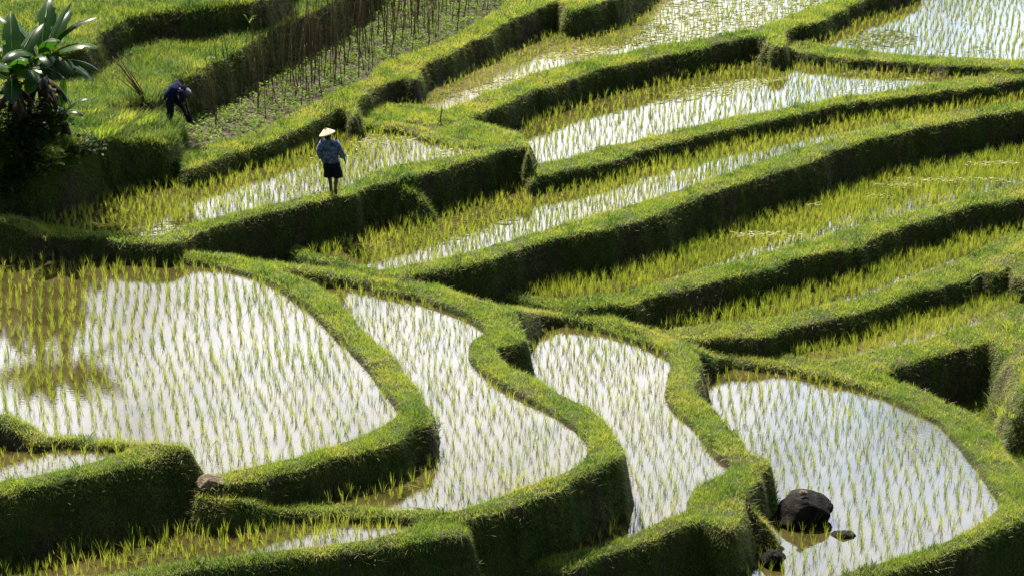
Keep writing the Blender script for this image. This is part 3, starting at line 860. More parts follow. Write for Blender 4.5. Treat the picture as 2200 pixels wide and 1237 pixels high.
rock('stone', (x, y, zR + .0), (.25, .17, .10), M['rock'], 'low flat wet stone in the water right of the boulder', 'stone', 5)
x, y, z = at(1655, 1212, zR)
rock('stone', (x + .05, y, zR + .12), (.24, .20, .20), M['rock'], 'grey stone at the foot of the bank below the boulder', 'stone', 7)
x, y, z = ground_at(452, 1036, 2.15)
rock('earth_clod', (x, y, z + .0), (.27, .2, .14), M['clay'], 'bare brown lump of earth at the left tip of the large paddy bank', 'earth clod', 12)
x, y, z = ground_at(455, 129, 4.3)
rock('stone', (x, y, z + .02), (.15, .10, .07), M['rock_pale'], 'pale flat stone on the grassy bank above the bean plot', 'stone', 14)

# ------------------------------------------------------------------ bean plot: stakes and seedlings
M['stake'] = simple_mat('stake_wood', [(.05, .03, .016), (.11, .07, .04), (.20, .14, .08)], 9, .85, .5, .2)
tT = [t for t in TER if t['name'] == 'T'][0]
stake_protos = []
for k in range(8):
    b = MB(); L = random.uniform(1.7, 2.35)
    pts = [(0, 0, -.1)]; x = y = 0
    for q in range(1, 7):
        x += random.gauss(0, .014); y += random.gauss(0, .014); pts.append((x, y, L * q / 6))
    r0 = random.uniform(.012, .018)
    b.tube(pts, [r0 * (1 - .45 * q / 6) for q in range(7)], 6)
    if k % 2:
        m_ = Vector(pts[4]); b.tube([m_, m_ + Vector((.05, .02, .12)), m_ + Vector((.09, .03, .28))], [.006, .005, .003], 5)
    stake_protos.append(b.build('bean_stake', M['stake']))
def in_soil(x, y):
    gi, gj, ok = grid_index(np.array([x]), np.array([y]))
    return ok[0] and SOIL[gi[0], gj[0]] > .99 and TER[OWN[gi[0], gj[0]]]['name'] == 'T' if OWN[gi[0], gj[0]] < 50 and OWN[gi[0], gj[0]] >= 0 else False
a0, a1 = np.array(at(420, 300, tT['pl'])[:2]), np.array(at(1010, 15, tT['pl'])[:2])
u = (a1 - a0) / np.linalg.norm(a1 - a0); v = np.array([-u[1], u[0]])
spots = []
for r in np.arange(-6, 9, .50):
    for c in np.arange(-2, 40, .40):
        p = a0 + u * (c + random.gauss(0, .17)) + v * (r + random.gauss(0, .12))
        if not in_soil(*p): continue
        z = gz(*p); qx_, qy_ = to_px(p[0], p[1], z)
        if not (395 < qx_ < 1130 and -70 < qy_ < 320): continue
        far = np.clip((qx_ - 430) / 260, .35, 1)                    # sparser at the near end
        top = at(qx_, qy_, tT['pl'])
        edge = np.clip(1.15 - (qy_ - (300 - (qx_ - 420) * .50)) / 60, .2, 1)   # fewer beside the grass bank
        if random.random() < far * edge * 1.3:
            spots.append((p[0], p[1], z, qx_, qy_))
random.shuffle(spots)
spots = spots[:290]
print('stakes', len(spots))
for k, (x, y, z, qx_, qy_) in enumerate(spots):
    o = stake_protos[k] if k < 8 else stake_protos[k % 8].copy()
    if k >= 8: scene.collection.objects.link(o)
    o.location = (x, y, z); s_ = random.uniform(.7, 1.35) * (1 if qx_ < 600 else 1.1)
    o.rotation_euler = (random.gauss(0, .085), random.gauss(0, .085), random.random() * 6.28); o.scale = (1, 1, s_)
    where = ('at the near end of the bean plot beside the bending farmer' if qx_ < 560 else 'in the middle of the bean plot' if qx_ < 720 else 'in the dense far stand at the top of the bean plot')
    look = ('forked' if (k % 8) % 2 else 'straight') + (' short' if s_ < .8 else ' tall' if s_ > 1.02 else '')
    tag(o, look + ' brown stake ' + where, 'stake', 'bean stakes on the tilled plot')
# seedlings
V, F, C, T_ = [], [], [], []
gx_, gy_ = [], []
for r in np.arange(-6, 9, .30):
    for c in np.arange(-2, 40, .24):
        p = a0 + u * (c + random.gauss(0, .06)) + v * (r + random.gauss(0, .05))
        if in_soil(*p) and random.random() < .9:
            gx_.append(p[0]); gy_.append(p[1])
def leaf_quads(x, y, z, n, R_, hmax, size, V, F, C, T_):
    for _ in range(n):
        a = random.random() * 6.283; r = R_ * math.sqrt(random.random())
        cx, cy, cz = x + r * math.cos(a), y + r * math.sin(a), z + hmax * random.uniform(.35, 1)
        s_ = size * random.uniform(.6, 1.3)
        tdir = Vector((math.cos(a + random.gauss(0, .6)), math.sin(a + random.gauss(0, .6)), random.uniform(-.5, .35))).normalized()
        sd = tdir.cross(Vector((random.gauss(0, .35), random.gauss(0, .35), 1))).normalized()
        P0 = Vector((cx, cy, cz)); b0 = len(V)
        V += [tuple(P0), tuple(P0 + tdir * s_ * .5 + sd * s_ * .42), tuple(P0 + tdir * s_ * 1.15 - Vector((0, 0, s_ * .15))), tuple(P0 + tdir * s_ * .5 - sd * s_ * .42)]
        F += [b0, b0 + 1, b0 + 2, b0 + 3]; C.append(4); tn = random.random(); T_ += [tn] * 4
        # petiole
        b0 = len(V)
        V += [(x, y, z), tuple(P0 + Vector((.004, 0, 0))), tuple(P0 - Vector((.004, 0, 0)))]
        F += [b0, b0 + 1, b0 + 2]; C.append(3); T_ += [.3] * 3
for x, y in zip(gx_, gy_):
    leaf_quads(x, y, gz(x, y) - .01, random.randint(12, 18), .13, random.uniform(.10, .24), .065, V, F, C, T_)
o = obj_from('bean_seedlings', V, F, C, M['bean'], smooth=False, attrs={'tint': T_})
tag(o, 'low leafy bean seedlings covering the brown tilled plot between the stakes', 'bean seedlings', kind='stuff')

# ------------------------------------------------------------------ broad leaves: banana plants, maize, weeds
def add_leaf(b, tints, p0, p1, width, sag, nseg=12, fold=.25, tear=0.0, tint=.5, up=Vector((0, 0, 1)), roll=0.0, pet=0.0):
    p0, p1 = Vector(p0), Vector(p1)
    mid = (p0 + p1) / 2 + Vector((0, 0, sag))
    d0 = (p1 - p0).normalized()
    side0 = d0.cross(up)
    if side0.length < .05: side0 = Vector((1, 0, 0))
    side0.normalize(); side0.rotate(Matrix.Rotation(roll, 3, d0))
    rows = []
    for i in range(nseg + 1):
        t = i / nseg
        c = p0 * (1 - t) ** 2 + mid * 2 * t * (1 - t) + p1 * t * t
        dd = ((mid - p0) * (1 - t) + (p1 - mid) * t).normalized()
        n = side0.cross(dd).normalized()
        w = width * ((0.12 if t < .10 else math.sin(math.pi * min(1, (t - .06) / .94) ** .75) ** .55) if not pet else (.10 if t < pet else math.sin(math.pi * min(1, (t - pet * .9) / (1 - pet * .9)) ** .8) ** .45)) * (1 if i < nseg else .05)
        j1, j2 = (1 - tear * random.random()), (1 - tear * random.random())
        rows.append([c - side0 * w / 2 * j1 + n * w * fold * j1 * .5, c - side0 * w * .25 + n * w * fold * .28, c, c + side0 * w * .25 + n * w * fold * .28, c + side0 * w / 2 * j2 + n * w * fold * j2 * .5])
    V = [q for r in rows for q in r]; F = []
    for i in range(nseg):
        for k in range(4):
            if tear and k in (0, 3) and random.random() < tear * .35:
                continue
            F.append((i * 5 + k, i * 5 + k + 1, (i + 1) * 5 + k + 1, (i + 1) * 5 + k))
    b.add(V, F); tints += [tint + random.uniform(-.05, .05)] * len(V)
    return rows
M['trunk'] = simple_mat('banana_trunk', [(.008, .008, .005), (.02, .018, .010), (.045, .038, .02)], 6, .6, .5, .3)
M['dead_leaf'] = simple_mat('dead_leaf', [(.012, .009, .005), (.03, .02, .01), (.09, .05, .015)], 6, .8, .4, .2)
M['midrib'] = simple_mat('midrib', [(.10, .15, .03), (.16, .20, .06)], 6, .5, 0, .3)
def arc_leaf(base, az, el, droop, L, width, tear, tint, nseg=16, pet=.16, fold=-.35):
    """a banana leaf: petiole, then a broad blade whose halves hang from the rib"""
    b, tn = MB(), []
    p = Vector(base); rows = []; ribs = []
    hor = Vector((math.cos(az), math.sin(az), 0)); side = Vector((-math.sin(az), math.cos(az), 0))
    kink = random.gauss(0, .25)
    e = el
    for i in range(nseg + 1):
        t = i / nseg
        d = hor * math.cos(e) + Vector((0, 0, math.sin(e)))
        n = side.cross(d).normalized() * -1
        if n.z < 0: n = -n
        w = width * (.06 if t < pet else max(.04, math.sin(math.pi * min(1, (t - pet * .85) / (1.0 - pet * .85)) ** .85) ** .5))
        j1, j2 = 1 - tear * random.random(), 1 - tear * random.random()
        r = []
        for q, jj in ((-1, j1), (-.55, 1), (0, 1), (.55, 1), (1, j2)):
            a_ = abs(q) * jj
            r.append(p + side * (w / 2) * q * jj * (1 - .12 * a_) + n * (w / 2) * fold * a_ * a_ + hor * kink * .02 * q)
        rows.append(r); ribs.append(p.copy())
        p = p + d * (L / nseg)
        e -= droop / nseg * (.4 + 1.2 * t)
    F = []
    for i in range(nseg):
        t = i / nseg
        for k in range(4):
            if tear and t > pet and k in (0, 3) and random.random() < tear * .5: continue
            F.append((i * 5 + k, i * 5 + k + 1, (i + 1) * 5 + k + 1, (i + 1) * 5 + k))
    V = [q for r in rows for q in r]
    b.add(V, F)
    return b, [min(1, max(0, tint + random.uniform(-.05, .05)))] * len(V), ribs
def banana(base_px, h, spec, label, z0=3.9, trunk_r=.17, lean=(0, 0), ndead=6, seed=1):
    random.seed(seed)
    x0, y0, z0 = ground_at(*base_px, z0)
    e = thing('banana_plant', (x0, y0, z0), label, 'banana plant')
    top = Vector((lean[0], lean[1], h))
    b = MB(); b.tube([Vector((0, 0, -.2)), top * .3 + Vector((.03, 0, 0)), top * .7 + Vector((.01, .02, 0)), top], [trunk_r * 1.3, trunk_r, trunk_r * .8, trunk_r * .5], 14)
    b.build('trunk', M['trunk'], e)
    for (az, el, droop, L, w, tear, tint) in spec:
        base = top + Vector((math.cos(R(az)) * .05, math.sin(R(az)) * .05, random.uniform(-.22, 0)))
        b, tn, ribs = arc_leaf(base, R(az), R(el), R(droop), L, w, tear, tint)
        lf = b.build('leaf', M['banana'], e, attrs={'tint': tn})
        rb = MB(); c = ribs[::2]; rb.tube([q + Vector((0, 0, .004)) for q in c], [.024 * (1 - .85 * i / (len(c) - 1)) for i in range(len(c))], 6)
        rb.build('midrib', M['midrib'], lf)
    for k in range(ndead):
        a_ = k * 2.4 + seed; z_ = h * random.uniform(.65, .92)
        b, tn, ribs = arc_leaf(Vector((lean[0] * z_ / h, lean[1] * z_ / h, z_)), a_, R(random.uniform(-30, 5)), R(75), h * random.uniform(.5, .75), .34, .5, .5, 12, .1, -.8)
        b.build('dead_leaf', M['dead_leaf'], e)
    return e
# azimuth 0 = right, -90 = towards the viewer; elevation, droop, length, width, tearing, tint
banana((98, 296), 2.0,
  [(85, 70, 55, 1.85, .62, .25, .3), (15, 76, 38, 1.75, .52, .05, .45), (5, 58, 60, 1.8, .56, .15, .3), (-20, 42, 70, 1.8, .72, .12, .9), (-25, 22, 60, 1.75, .62, .5, .25), (150, 64, 65, 1.7, .60, .3, .35),
   (185, 48, 90, 1.6, .66, .3, .4), (-120, 50, 115, 1.5, .66, .1, .5), (-70, 55, 120, 1.5, .70, .3, .4), (-45, 30, 100, 1.5, .66, .2, .35), (200, 25, 90, 1.5, .66, .3, .2), (60, 62, 60, 1.6, .62, .1, .6), (-95, 5, 80, 1.3, .64, .3, .2), (0, 5, 80, 1.4, .62, .4, .15), (-55, 62, 85, 1.4, .6, .25, .4)],
  'tall banana plant with broad shining leaves and a dark trunk', ndead=9, seed=5, lean=(.05, 0))
banana((52, 306), 1.7,
  [(100, 74, 50, 1.85, .56, .2, .5), (165, 66, 60, 1.7, .58, .3, .35), (60, 66, 60, 1.7, .56, .2, .4), (-100, 55, 115, 1.5, .68, .1, .5), (-150, 45, 100, 1.6, .64, .2, .4), (-50, 50, 115, 1.4, .66, .1, .45), (190, 30, 85, 1.6, .62, .3, .3), (-80, 15, 90, 1.3, .64, .3, .25), (-10, 30, 95, 1.4, .62, .2, .3), (-60, 64, 85, 1.4, .55, .3, .4)],
  'second banana plant close behind, leaning to the left edge', ndead=9, seed=8, lean=(-.12, 0))
banana((134, 300), .75, [(80, 80, 30, 1.0, .26, 0, .5), (0, 60, 70, .9, .28, .1, .4), (180, 55, 80, .9, .28, .1, .5), (-80, 55, 100, .9, .3, .1, .4), (-30, 35, 90, .8, .28, .2, .3)],
  'young short banana sucker at the foot of the tall one', trunk_r=.07, ndead=2, seed=3)
random.seed(77)

def tuft(name, px, py, z0, leaves, L, w, mat, label, cat, droop=.4, spread=.7, tint=.6, fold=.3):
    x, y, z = ground_at(px, py, z0)
    b = MB(); tn = []
    for k in range(leaves):
        a = k * 2.4 + random.uniform(-.3, .3); l = L * random.uniform(.7, 1.1)
        sx = spread * random.uniform(.5, 1.1)
        tip = Vector((math.cos(a) * l * sx, math.sin(a) * l * sx, l * (1 - .5 * sx)))
        add_leaf(b, tn, (0, 0, 0.02 + .15 * L * k / leaves), tip, w * random.uniform(.7, 1.1), l * droop, 7, fold, 0, tint + random.uniform(-.2, .2))
    o = b.build(name, mat, attrs={'tint': tn}); o.location = (x, y, z - .02)
    return tag(o, label, cat)
tuft('maize_plant', 537, 66, 4.4, 11, .60, .075, M['herb'], 'single leafy maize plant standing on the upper grassy slope', 'maize plant', .25, .75, .9)
# shrub with glossy leaves on the dark wall
def shrub(name, px, py, z0, n, rad, h, size, mat, label, cat, layers=3):
    x, y, z = ground_at(px, py, z0)
    V, F, C, T_ = [], [], [], []
    for k in range(n):
        a = random.random() * 6.283; r = rad * math.sqrt(random.random())
        leaf_quads(r * math.cos(a), r * math.sin(a), h * random.random() * (1 - r / rad * .5), 6, rad * .25, h * .35, size, V, F, C, T_)
    o = obj_from(name, V, F, C, mat, smooth=False, attrs={'tint': T_}); o.location = (x, y, z - .05)
    return tag(o, label, cat)
def reeds(px, py, z0, n, L, label, rad=.35, mat='herb'):
    x, y, z = ground_at(px, py, z0)
    k = n; az = rng.random(k) * 6.283; r = rad * np.sqrt(rng.random(k))
    P = np.stack([np.cos(az) * r, np.sin(az) * r, np.zeros(k)], -1)
    sp_ = np.abs(rng.normal(0, .35, k)); D = np.stack([np.cos(az) * sp_, np.sin(az) * sp_, np.ones(k)], -1); D /= np.linalg.norm(D, axis=1)[:, None]
    Ls = L * rng.uniform(.5, 1.1, k)
    bend = np.stack([np.cos(az), np.sin(az), -rng.random(k) * 1.2], -1) * (Ls * .35)[:, None]
    V, F, C, tt = blade_mesh(P, D, Ls, np.full(k, .014), np.clip(rng.normal(.6, .2, k), 0, 1), bend, 2)
    o = obj_from('weed_clump', V, F, C, M[mat], smooth=False, attrs={'tint': tt}); o.location = (x, y, z - .03)
    return tag(o, label, 'weeds')
shrub('broadleaf_shrub', 100, 380, 3.0, 26, .42, .7, .13, M['grass'], 'dark leafy shrub on the shaded wall below the banana plants', 'shrub')
shrub('broadleaf_shrub', 145, 365, 3.0, 16, .28, .5, .12, M['bean'], 'smaller shrub with shining leaves right of the dark leafy one', 'shrub')
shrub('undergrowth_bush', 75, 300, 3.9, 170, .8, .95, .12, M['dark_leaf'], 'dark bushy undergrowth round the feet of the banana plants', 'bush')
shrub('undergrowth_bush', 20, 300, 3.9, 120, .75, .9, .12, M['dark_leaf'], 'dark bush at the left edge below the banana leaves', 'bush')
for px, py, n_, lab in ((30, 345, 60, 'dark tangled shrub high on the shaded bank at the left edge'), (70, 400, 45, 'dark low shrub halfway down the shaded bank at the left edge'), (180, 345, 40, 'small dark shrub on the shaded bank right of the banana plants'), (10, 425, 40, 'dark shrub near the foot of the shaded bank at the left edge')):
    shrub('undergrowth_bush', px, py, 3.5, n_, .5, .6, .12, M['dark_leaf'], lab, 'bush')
reeds(345, 287, 3.3, 260, .38, 'leafy green weeds behind the feet of the bending farmer', .5, 'herb')
reeds(205, 288, 3.9, 500, .42, 'low dark green bush right of the banana plants, in front of the tussock', .6, 'grass')
reeds(290, 264, 3.6, 420, .40, 'green bush just left of the bending farmer, under the stick bundle', .55, 'grass')
reeds(182, 245, 3.6, 420, .40, 'bright yellow-green tussock between the banana plants and the stick bundle', .45, 'rice')
reeds(240, 264, 3.5, 500, .45, 'rounded green bush on the slope between the two other bushes', .6, 'grass')
reeds(2105, 870, -1.9, 24, .55, 'thin pale arching weeds against the black wall at the right')
reeds(2190, 700, -.6, 130, .5, 'tall yellow-green grass clump on the slope at the right edge', .6, 'rice')
reeds(2170, 880, -1.5, 150, .4, 'bright bushy grass at the foot of the black wall, right edge', .55, 'rice')
reeds(1684, 1195, -.9, 26, .30, 'yellow-green weed at the water under the boulder bank', .12, 'rice')

# stick bundle leaning on the bank, lone post
x, y, z = ground_at(322, 222, 3.5)
b = MB()
for k in range(11):
    s_ = Vector((random.gauss(0, .05), random.gauss(0, .05), -.05)); t_ = Vector((-.80 + random.gauss(0, .10), .1 + random.gauss(0, .12), 1.02 + random.gauss(0, .12)))
    m_ = (s_ + t_) / 2 + Vector((random.gauss(0, .02), 0, random.gauss(0, .02)))
    b.tube([s_, m_, t_], [.016, .013, .009], 6)
o = b.build('stick_bundle', M['stake']); o.location = (x, y, z)
tag(o, 'loose bundle of brown sticks leaning to the left behind the bending farmer', 'sticks')
x, y, z = ground_at(946, 266, 2.6)
b = MB(); b.tube([(0, 0, -.1), (.02, 0, .25), (.06, .02, .52)], [.02, .018, .015], 7)
b.tube([(.025, 0, .3), (.06, .01, .36), (.07, .01, .42)], [.008, .007, .004], 5)
o = b.build('post', M['stake']); o.location = (x, y, z)
tag(o, 'short dark stick planted upright in the grassy bank above the walking farmer', 'post')

# ------------------------------------------------------------------ the two farmers
M['skin'] = simple_mat('skin', [(.07, .035, .02), (.11, .06, .035)], 20, .6, .1, .35)
M['hair'] = simple_mat('hair', [(.008, .007, .006), (.02, .018, .016)], 40, .6, .3, .3)
M['hat'] = simple_mat('woven_hat', [(.50, .40, .25), (.66, .55, .38)], 30, .7, .4, .2)
M['shorts'] = simple_mat('dark_shorts', [(.006, .008, .014), (.014, .016, .026)], 10, .9, .4, .1)
M['navy'] = simple_mat('navy_shirt', [(.007, .009, .040), (.013, .016, .07)], 9, .9, .4, .1)
M['greycap'] = simple_mat('grey_cap', [(.10, .10, .12), (.18, .18, .20)], 20, .9, .3, .1)
def shirt_mat():
    m, nt, out = new_mat('patterned_shirt')
    p = nt.nodes.new('ShaderNodeBsdfPrincipled'); p.inputs['Roughness'].default_value = .85
    g = nt.nodes.new('ShaderNodeTexCoord')
    n = N(nt, 'ShaderNodeTexNoise', Scale=13.0, Detail=3.0); nt.links.new(g.outputs['Object'], n.inputs['Vector'])
    nt.links.new(ramp(nt, n.outputs[0], [(.36, (.02, .025, .09)), (.48, (.06, .085, .22)), (.56, (.15, .20, .34)), (.62, (.06, .06, .18)), (.70, (.14, .08, .12))]), p.inputs['Base Color'])
    nt.links.new(p.outputs[0], out.inputs[0])
    return m
M['shirt'] = shirt_mat()
def skeleton(name, joints, bones, mat, parent, root):
    """one skinned surface grown round joined bones"""
    me = bpy.data.meshes.new(name)
    names = list(joints)
    me.from_pydata([joints[k][0] for k in names], [(names.index(a), names.index(b)) for a, b in bones], [])
    o = bpy.data.objects.new(name, me); scene.collection.objects.link(o); o.parent = parent
    m = o.modifiers.new('skin', 'SKIN'); m.use_smooth_shade = True
    if not me.skin_vertices:
        me.skin_vertices.new()
    for i, k in enumerate(names):
        r = joints[k][1]; r = r if hasattr(r, '__len__') else (r, r)
        me.skin_vertices[0].data[i].radius = r
        me.skin_vertices[0].data[i].use_root = (k == root)
    s_ = o.modifiers.new('smooth', 'SUBSURF'); s_.levels = s_.render_levels = 2
    # bake so that the read-out sees plain geometry
    dg = bpy.context.evaluated_depsgraph_get(); ev = o.evaluated_get(dg)
    nm = bpy.data.meshes.new_from_object(ev); o.modifiers.clear(); o.data = nm
    nm.materials.clear(); nm.materials.append(mat)
    nm.polygons.foreach_set('use_smooth', np.ones(len(nm.polygons), bool))
    return o
def hand_joints(J, Bn, pre, wrist, d, side, palm_n):
    """palm plus five bent fingers growing from a wrist joint; d along the hand, side towards the thumb"""
    w = Vector(J[wrist][0]); d = Vector(d).normalized(); side = Vector(side).normalized(); n = Vector(palm_n).normalized()
    J[pre + 'palm'] = (tuple(w + d * .055), (.034, .017)); Bn.append((wrist, pre + 'palm'))
    for k, (off, L) in enumerate(((.028, .068), (.010, .078), (-.009, .072), (-.026, .056))):
        a = w + d * .085 + side * off
        J[pre + 'a%d' % k] = (tuple(a), .0095); J[pre + 'b%d' % k] = (tuple(a + d * L * .55 + n * .008), .0085); J[pre + 'c%d' % k] = (tuple(a + d * L * .95 + n * .028), .007)
        Bn += [(pre + 'palm', pre + 'a%d' % k), (pre + 'a%d' % k, pre + 'b%d' % k), (pre + 'b%d' % k, pre + 'c%d' % k)]
    a = w + d * .035 + side * .036
    J[pre + 't0'] = (tuple(a), .0105); J[pre + 't1'] = (tuple(a + d * .032 + side * .016 + n * .012), .0085)
    Bn += [(pre + 'palm', pre + 't0'), (pre + 't0', pre + 't1')]
def face(parent, c, fwd, up, r=.1):
    """nose, brows and ears on the side the head looks to"""
    fwd, up = Vector(fwd).normalized(), Vector(up).normalized(); rt = fwd.cross(up).normalized(); c = Vector(c)
    for nm, m, parts in (('eye', 'hair', [(c + fwd * r * .86 + rt * s_ * .032 + up * .012, .011) for s_ in (-1, 1)]), ):
        for p, rr in parts:
            b = MB(); b.rings([(p.x, p.y, p.z + rr * q * .6, rr * math.sqrt(max(.02, 1 - q * q)), rr * math.sqrt(max(.02, 1 - q * q))) for q in (-1, -.6, 0, .6, 1)], 8)
            b.build(nm, M[m], parent)

# --- walking farmer, seen from behind, mid-stride on the wall
fx, fy, fz = ground_at(722, 417, 2.6)
w = thing('person', (fx, fy, fz + .05), 'farmer in a pointed straw hat and blue patterned shirt walking along the grassy wall', 'person')
J = {'hips': ((-.085, 0, .84), (.125, .10)), 'waist': ((-.095, 0, .98), (.12, .09)), 'chest': ((-.12, .01, 1.19), (.13, .09)), 'neckbase': ((-.14, .01, 1.365), (.06, .055)),
     'neck': ((-.155, .02, 1.42), (.05, .05)), 'head': ((-.17, .035, 1.50), (.075, .085)), 'crown': ((-.175, .035, 1.585), (.07, .08)),
     'nose': ((-.19, .135, 1.50), .016), 'chin': ((-.178, .10, 1.445), .03),
     'ls': ((-.285, .0, 1.30), .045), 'le': ((-.375, .02, 1.08), .043), 'lw': ((-.345, .10, .86), .027),
     'rs': ((.03, .0, 1.30), .045), 're': ((.145, -.03, 1.08), .042), 'rw': ((.235, .0, .88), .027),
     'lh': ((-.175, 0, .80), .085), 'lk': ((-.165, .12, .47), .062), 'lc': ((-.15, .06, .33), .058), 'la': ((-.13, .06, .08), .040), 'lf': ((-.13, .02, .02), .038), 'lt': ((-.14, .19, .01), .032),
     'rh': ((.005, 0, .80), .085), 'rk': ((.03, -.02, .46), .062), 'rc': ((.02, -.12, .33), .058), 'ra': ((.01, -.26, .14), .040), 'rf': ((.02, -.33, .12), .036), 'rt': ((.03, -.22, .0), .032)}
Bn = [('hips', 'waist'), ('waist', 'chest'), ('chest', 'neckbase'), ('neckbase', 'neck'), ('neck', 'head'), ('head', 'crown'), ('head', 'nose'), ('head', 'chin'), ('neckbase', 'ls'), ('ls', 'le'), ('le', 'lw'),
      ('neckbase', 'rs'), ('rs', 're'), ('re', 'rw'), ('hips', 'lh'), ('lh', 'lk'), ('lk', 'lc'), ('lc', 'la'), ('la', 'lf'), ('la', 'lt'), ('hips', 'rh'), ('rh', 'rk'), ('rk', 'rc'), ('rc', 'ra'), ('ra', 'rf'), ('ra', 'rt')]
hand_joints(J, Bn, 'l', 'lw', (.1, .35, -.9), (0, 1, .3), (1, 0, 0))
hand_joints(J, Bn, 'r', 'rw', (.35, .05, -.95), (-.3, 1, 0), (-1, 0, 0))
skeleton('body', J, Bn, M['skin'], w, 'hips')
face(w, (-.172, .035, 1.515), (-.1, 1, 0), (0, 0, 1))
b = MB()       # loose shirt: trunk and sleeves
b.rings([(-.10, 0, .80, .215, .155), (-.105, 0, .86, .212, .15), (-.11, 0, 1.0, .205, .145), (-.12, 0, 1.16, .215, .145), (-.128, 0, 1.27, .215, .135), (-.135, .005, 1.345, .17, .11), (-.145, .01, 1.385, .09, .08), (-.148, .015, 1.41, .062, .062)], 20, (False, False), .10)
b.tube([(-.27, .005, 1.335), (-.34, .01, 1.22), (-.385, .015, 1.08), (-.37, .06, .97), (-.352, .09, .90)], [.085, .082, .078, .074, .070], 12, False)
b.tube([(.02, .0, 1.335), (.08, -.01, 1.22), (.14, -.03, 1.08), (.185, -.015, .99), (.215, -.005, .93)], [.085, .082, .075, .072, .070], 12, False)
sh = b.build('shirt', M['shirt'], w); m_ = sh.modifiers.new('th', 'SOLIDIFY'); m_.thickness = .006
b = MB()       # wide knee-length shorts
b.rings([(-.09, 0, .92, .165, .125), (-.09, 0, .80, .20, .145), (-.085, 0, .70, .215, .15)], 18, (True, False), .04)
for sx, kx, ky in ((-1, -.17, .06), (1, .055, -.02)):
    b.tube([(-.085 + sx * .095, 0, .80), (-.085 + sx * .105, .01, .66), (kx, ky * .7, .54), (kx + sx * .015, ky, .40)], [(.115, .14), (.12, .14), (.12, .125), (.125, .12)], 14, True)
b.build('shorts', M['shorts'], w)
b = MB(); hc = Vector((-.178, .035, 1.53)); tilt = Matrix.Rotation(R(-16), 3, 'Y')
V, F = [], []; seg = 28; prof = [(.005, .165), (.06, .12), (.13, .065), (.19, .018), (.215, 0.0), (.208, -.006), (.13, .05), (.06, .10), (.005, .14)]
for r_, z_ in prof:
    for k in range(seg):
        a = k * 2 * math.pi / seg; p = Vector((r_ * math.cos(a), r_ * math.sin(a), z_)); V.append(tuple(hc + tilt @ p))
for i in range(len(prof) - 1):
    for k in range(seg): F.append((i * seg + k, i * seg + (k + 1) % seg, (i + 1) * seg + (k + 1) % seg, (i + 1) * seg + k))
F.append(tuple(range(seg))); b.add(V, F); b.build('straw_hat', M['hat'], w)
b = MB(); b.rings([(-.168, .0, 1.40, .05, .05), (-.17, -.005, 1.45, .08, .085), (-.172, .0, 1.52, .088, .098), (-.175, .01, 1.57, .08, .09), (-.176, .02, 1.60, .05, .06)], 14, (True, True), .1)
b.build('hair', M['hair'], w)

# --- bending farmer among the seedlings, facing right
fx, fy, fz = ground_at(388, 274, 3.0)
w = thing('person', (fx, fy, fz), 'farmer in a navy shirt and dark trousers bent over among the bean seedlings', 'person')
J = {'hips': ((-.20, .0, .83), (.12, .11)), 'waist': ((-.14, 0, .97), (.11, .10)), 'chest': ((.02, .0, 1.06), (.12, .12)), 'neckbase': ((.14, -.01, 1.04), (.06, .06)),
     'neck': ((.19, -.01, .99), (.05, .05)), 'head': ((.235, -.015, .92), (.08, .08)), 'crown': ((.27, -.015, .86), (.07, .07)), 'nose': ((.17, -.02, .84), .015), 'chin': ((.165, -.015, .90), .028),
     'ls': ((.08, .13, 1.0), .042), 'le': ((.13, .17, .74), .04), 'lw': ((.20, .10, .53), .026),
     'rs': ((.08, -.14, 1.0), .042), 're': ((.12, -.19, .73), .04), 'rw': ((.19, -.16, .50), .026),
     'lh': ((-.20, .09, .80), .085), 'lk': ((.10, .14, .50), .055), 'la': ((.26, .12, .10), .04), 'lt': ((.38, .10, .03), .03), 'lf': ((.24, .12, .03), .035),
     'rh': ((-.22, -.09, .80), .085), 'rk': ((-.22, -.12, .44), .058), 'ra': ((-.30, -.12, .09), .04), 'rt': ((-.17, -.14, .03), .03), 'rf': ((-.33, -.12, .03), .035)}
Bn = [('hips', 'waist'), ('waist', 'chest'), ('chest', 'neckbase'), ('neckbase', 'neck'), ('neck', 'head'), ('head', 'crown'), ('head', 'nose'), ('head', 'chin'), ('chest', 'ls'), ('ls', 'le'), ('le', 'lw'),
      ('chest', 'rs'), ('rs', 're'), ('re', 'rw'), ('hips', 'lh'), ('lh', 'lk'), ('lk', 'la'), ('la', 'lt'), ('la', 'lf'), ('hips', 'rh'), ('rh', 'rk'), ('rk', 'ra'), ('ra', 'rt'), ('ra', 'rf')]
hand_joints(J, Bn, 'l', 'lw', (.15, -.1, -1), (0, -1, 0), (1, 0, 0))
hand_joints(J, Bn, 'r', 'rw', (.15, .1, -1), (0, 1, 0), (1, 0, 0))
skeleton('body', J, Bn, M['skin'], w, 'hips')
face(w, (.235, -.015, .90), (-.75, 0, -.65), (-.5, 0, .8), .085)
b = MB()
b.tube([(-.27, 0, .78), (-.21, 0, .90), (-.11, 0, 1.03), (.02, 0, 1.10), (.12, -.005, 1.085), (.18, -.01, 1.02)], [(.165, .14), (.17, .145), (.18, .145), (.19, .13), (.15, .10), (.07, .065)], 18, False, updir=(1, 0, .2))
b.tube([(.07, .13, 1.05), (.115, .165, .92), (.125, .17, .76)], [.082, .078, .07], 12, False)
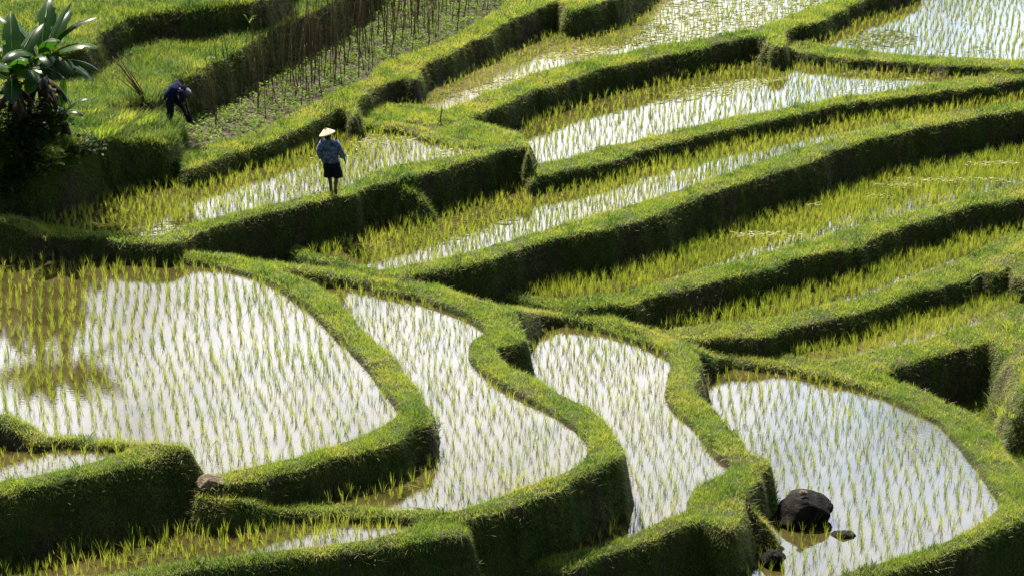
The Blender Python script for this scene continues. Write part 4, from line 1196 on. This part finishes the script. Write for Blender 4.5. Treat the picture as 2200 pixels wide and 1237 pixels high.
b.tube([(.07, -.15, 1.05), (.115, -.185, .92), (.125, -.19, .74)], [.082, .078, .07], 12, False)
sh = b.build('shirt', M['navy'], w); m_ = sh.modifiers.new('th', 'SOLIDIFY'); m_.thickness = .006
b = MB()
b.tube([(-.16, 0, .93), (-.22, 0, .84), (-.24, 0, .74)], [(.16, .12), (.185, .15), (.17, .15)], 16)
b.tube([(-.20, .08, .82), (-.05, .115, .66), (.10, .14, .50), (.18, .13, .30), (.255, .12, .10)], [.12, .11, .095, .085, .07], 12)
b.tube([(-.22, -.08, .82), (-.23, -.10, .64), (-.225, -.12, .45), (-.26, -.12, .26), (-.30, -.12, .09)], [.125, .115, .095, .085, .07], 12)
b.build('trousers', M['shorts'], w)
b = MB()
b.tube([(.16, -.012, 1.02), (.20, -.015, .99), (.26, -.015, .93), (.31, -.015, .86), (.325, -.015, .80)], [(.06, .06), (.10, .095), (.115, .10), (.09, .08), (.03, .03)], 14)
b.build('cloth_cap', M['greycap'], w)

# waterfall of fine roots and a thin trickle: left out; loose grass on the upper meadow
mask = land & vis & np.isin(OWN, [i for i, t in enumerate(TER) if t['name'] in ('X', 'Y', 'S')])
P, Nn, gi, gj = cell_samples(mask & (np.gradient(H, axis=0) < .1), np.clip(500 + 700 * fbm(GX, GY, 1.6), 40, 1200))
n = len(P)
dd_ = np.stack([rng.normal(0, .3, n), rng.normal(0, .3, n), np.ones(n)], -1); dd_ /= np.linalg.norm(dd_, axis=1)[:, None]
L = rng.uniform(.12, .34, n) * (1 + .5 * vnoise(P[:, 0], P[:, 1], 1.0))
bend = rng.normal(size=(n, 3)) * (L * .3)[:, None]; bend[:, 2] = -np.abs(bend[:, 2])
V, F, C, tt = blade_mesh(P, dd_, L, rng.uniform(.012, .024, n), np.clip(rng.normal(.55, .3, n), 0, 1), bend, 2)
o = obj_from('meadow_herbs', V, F, C, M['herb'], smooth=False, attrs={'tint': tt})
tag(o, 'loose bluish green herbs and grass on the upper slopes behind the banana plants', 'herbs', kind='stuff')
